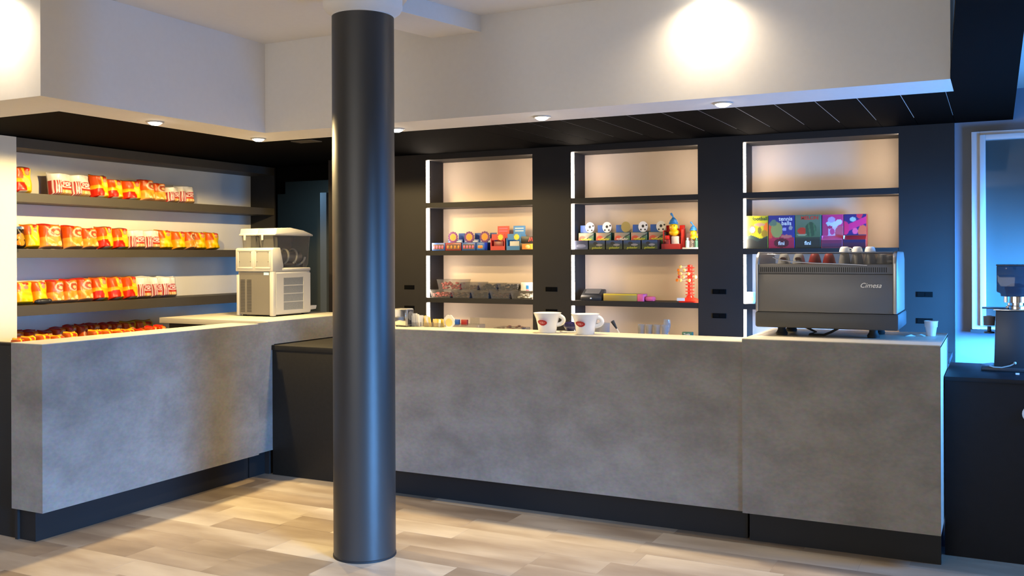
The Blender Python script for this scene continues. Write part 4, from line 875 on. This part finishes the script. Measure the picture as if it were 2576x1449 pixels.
# --- right niche: five boxes of sweets
def box_art(k):
    def f0(u, v):
        c = mixc((226, 200, 20), (180, 176, 30), u)
        if ell(u, v, .08, .75, .2, .2) < 1 or ell(u, v, 1.0, .6, .2, .2) < 1: c = (226, 110, 30)
        if ell(u, v, .28, .58, .17, .13) < 1: c = (200, 86, 60)
        if ell(u, v, .30, .58, .11, .09) < 1: c = (206, 190, 160)
        if ell(u, v, .62, .73, .26, .05) < 1: c = (186, 140, 110)
        if ell(u, v, .62, .55, .09, .11) < 1: c = (116, 106, 40)
        if ell(u, v, .85, .45, .14, .12) < 1: c = (150, 120, 30)
        if v < .36 + .05 * math.sin(7 * u): c = (38, 56, 50)
        if v < .26 + .04 * math.sin(9 * u): c = (30, 34, 30)
        return c
    def f1(u, v):
        c = (36, 44, 116) if v > .42 + .22 * (1 - u) - .1 else (160, 36, 62)
        if u < .14 and .3 < v < .75: c = (196, 70, 44)
        if ell(u, v, .32, .56, .23, .24) < 1: c = (134, 142, 78)
        if ell(u, v, .20, .78, .12, .10) < 1 or ell(u, v, .10, .74, .08, .06) < 1: c = (84, 112, 92)
        if ell(u, v, .62, .58, .08, .05) < 1: c = (150, 146, 190)
        if ell(u, v, .86, .62, .07, .07) < 1: c = (150, 146, 140)
        if ell(u, v, .7, .36, .22, .05) < 1: c = (182, 100, 90)
        if v < .25: c = (150, 24, 60)
        if ell(u, v, .5, .16, .3, .14) < 1: c = (76, 20, 34)
        return c
    def f2(u, v):
        c = mixc((70, 92, 60), (96, 112, 84), sm(.3, .9, v))
        if ell(u, v, .27, .52, .18, .11) < 1: c = (190, 48, 30)
        if v < .42 and ell(u, v, .27, .42, .2, .05) < 1: c = (150, 150, 110)
        if ell(u, v, .62, .56, .22, .22) < 1: c = (44, 74, 48)
        if ell(u, v, .62, .56, .22, .22) < 1 and math.sin(30 * u + 6 * v) > .5: c = (66, 100, 62)
        if v < .34: c = (40, 52, 40)
        if v < .26: c = (34, 40, 34)
        return c
    def f3(u, v):
        c = (206, 40, 104) if v > .62 else (214, 168, 176)
        if ell(u, v, .48, .70, .34, .10) < 1 or ell(u, v, .8, .76, .16, .09) < 1: c = (206, 196, 214)
        if ell(u, v, .45, .84, .18, .09) < 1: c = (190, 150, 180)
        if ell(u, v, .10, .48, .2, .26) < 1: c = (206, 50, 90)
        if ell(u, v, .48, .46, .12, .10) < 1: c = (200, 60, 110)
        if ell(u, v, .85, .42, .24, .22) < 1: c = (186, 76, 90)
        if ell(u, v, .36, .60, .14, .05) < 1: c = (186, 44, 84)
        if v < .30: c = (150, 44, 84) if v > .27 else (118, 36, 62)
        if v < .14: c = (86, 40, 62)
        return c
    def f4(u, v):
        c = (40, 28, 92)
        if ell(u, v, .02, .56, .22, .22) < 1: c = (216, 30, 90)
        if abs(v - (.52 + .30 * u)) < .11 and u > .22: c = (206, 34, 108)
        if ell(u, v, .70, 1.0, .14, .14) < 1: c = (206, 40, 70)
        if ell(u, v, .40, .84, .14, .07) < 1: c = (150, 176, 170)
        if ell(u, v, .50, .47, .12, .10) < 1: c = (222, 84, 124)
        if ell(u, v, .85, .45, .22, .20) < 1: c = (206, 92, 60)
        if v < .36: c = (36, 24, 60)
        if v < .16: c = (66, 22, 44)
        return c
    return (f0, f1, f2, f3, f4)[k]
bx5 = [(-1.636, -1.478), (-1.474, -1.290), (-1.286, -1.110), (-1.106, -.962), (-.958, -.808)]
desc5 = ['yellow and green football sweet box beside the right light strip', 'blue and red tennis balls sweet box', 'dark green melon sweet box', 'pink and white bubble gum display box', 'purple and pink bubble gum display box']
side5 = ['yellow', 'blue', 'green', 'pink', 'maroon']
for k, (xa, xb) in enumerate(bx5):
    w = xb - xa; t = thing('sweet_box', desc5[k], 'sweet box', ((xa + xb) / 2, 7.09, Z2), group='sweet boxes in the right niche')
    if k < 3: box('carton', side5[k], -w / 2, w / 2, -.055, .06, 0, .238, t, .002); print_panel('front_print', w - .003, .236, box_art(k), t, (0, -.0557, .001), 40, 44)
    else:
        q = MB(); q.prism([(-.055, 0), (.06, 0), (.06, .238), (-.012, .238), (-.012, .085), (-.055, .06)], 'X', -w / 2, w / 2, .001); q.obj('carton', side5[k], t)
        print_panel('front_print', w - .003, .149, lambda u, v, f=box_art(k): f(u, .33 + v * .67), t, (0, -.0128, .088), 36, 36)
        print_panel('tray_print', w - .003, .056, lambda u, v, f=box_art(k): f(u, v * .24), t, (0, -.0557, .002), 24, 10)
        box('tray_edge', 'pink' if k == 3 else 'paper', -w / 2 + .001, -w / 2 + .007, -.05, -.014, .06, .088, t)
    if k == 0: text('football', .036, 'greentxt', t, (.022, -.0565, .216), ext=.0003, bold=.0008)
    if k == 1: text('tennis', .040, 'whitetxt', t, (.030, -.0565, .212), ext=.0003, bold=.0006); text('balls', .040, 'whitetxt', t, (.036, -.0565, .180), ext=.0003, bold=.0006)
    if k == 2: text('MELON', .036, 'red', t, (.014, -.0565, .215), ext=.0003, bold=.001)
    if k in (1, 2): text('fini', .038, 'whitetxt', t, (.0, -.0565, .036), ext=.0003, bold=.0006)
t = thing('cream_carton', 'small cream carton beside the coffee machine on the lower right shelf', 'carton', (-1.612, 7.055, Z3)); box('carton', 'paper', -.03, .03, -.03, .03, 0, .085, t, .002); box('label_band', 'palegold', -.0305, .0305, -.0305, -.0301, .02, .05, t)
tag(MB().box(-.03, .03, -.012, .012, 0, .012, .003).obj('sweet_wrapper', 'dkplastic', None, True, (-1.54, 7.03, Z2 + .0005)), 'crumpled dark wrapper in front of the football sweet box', 'wrapper') if False else None
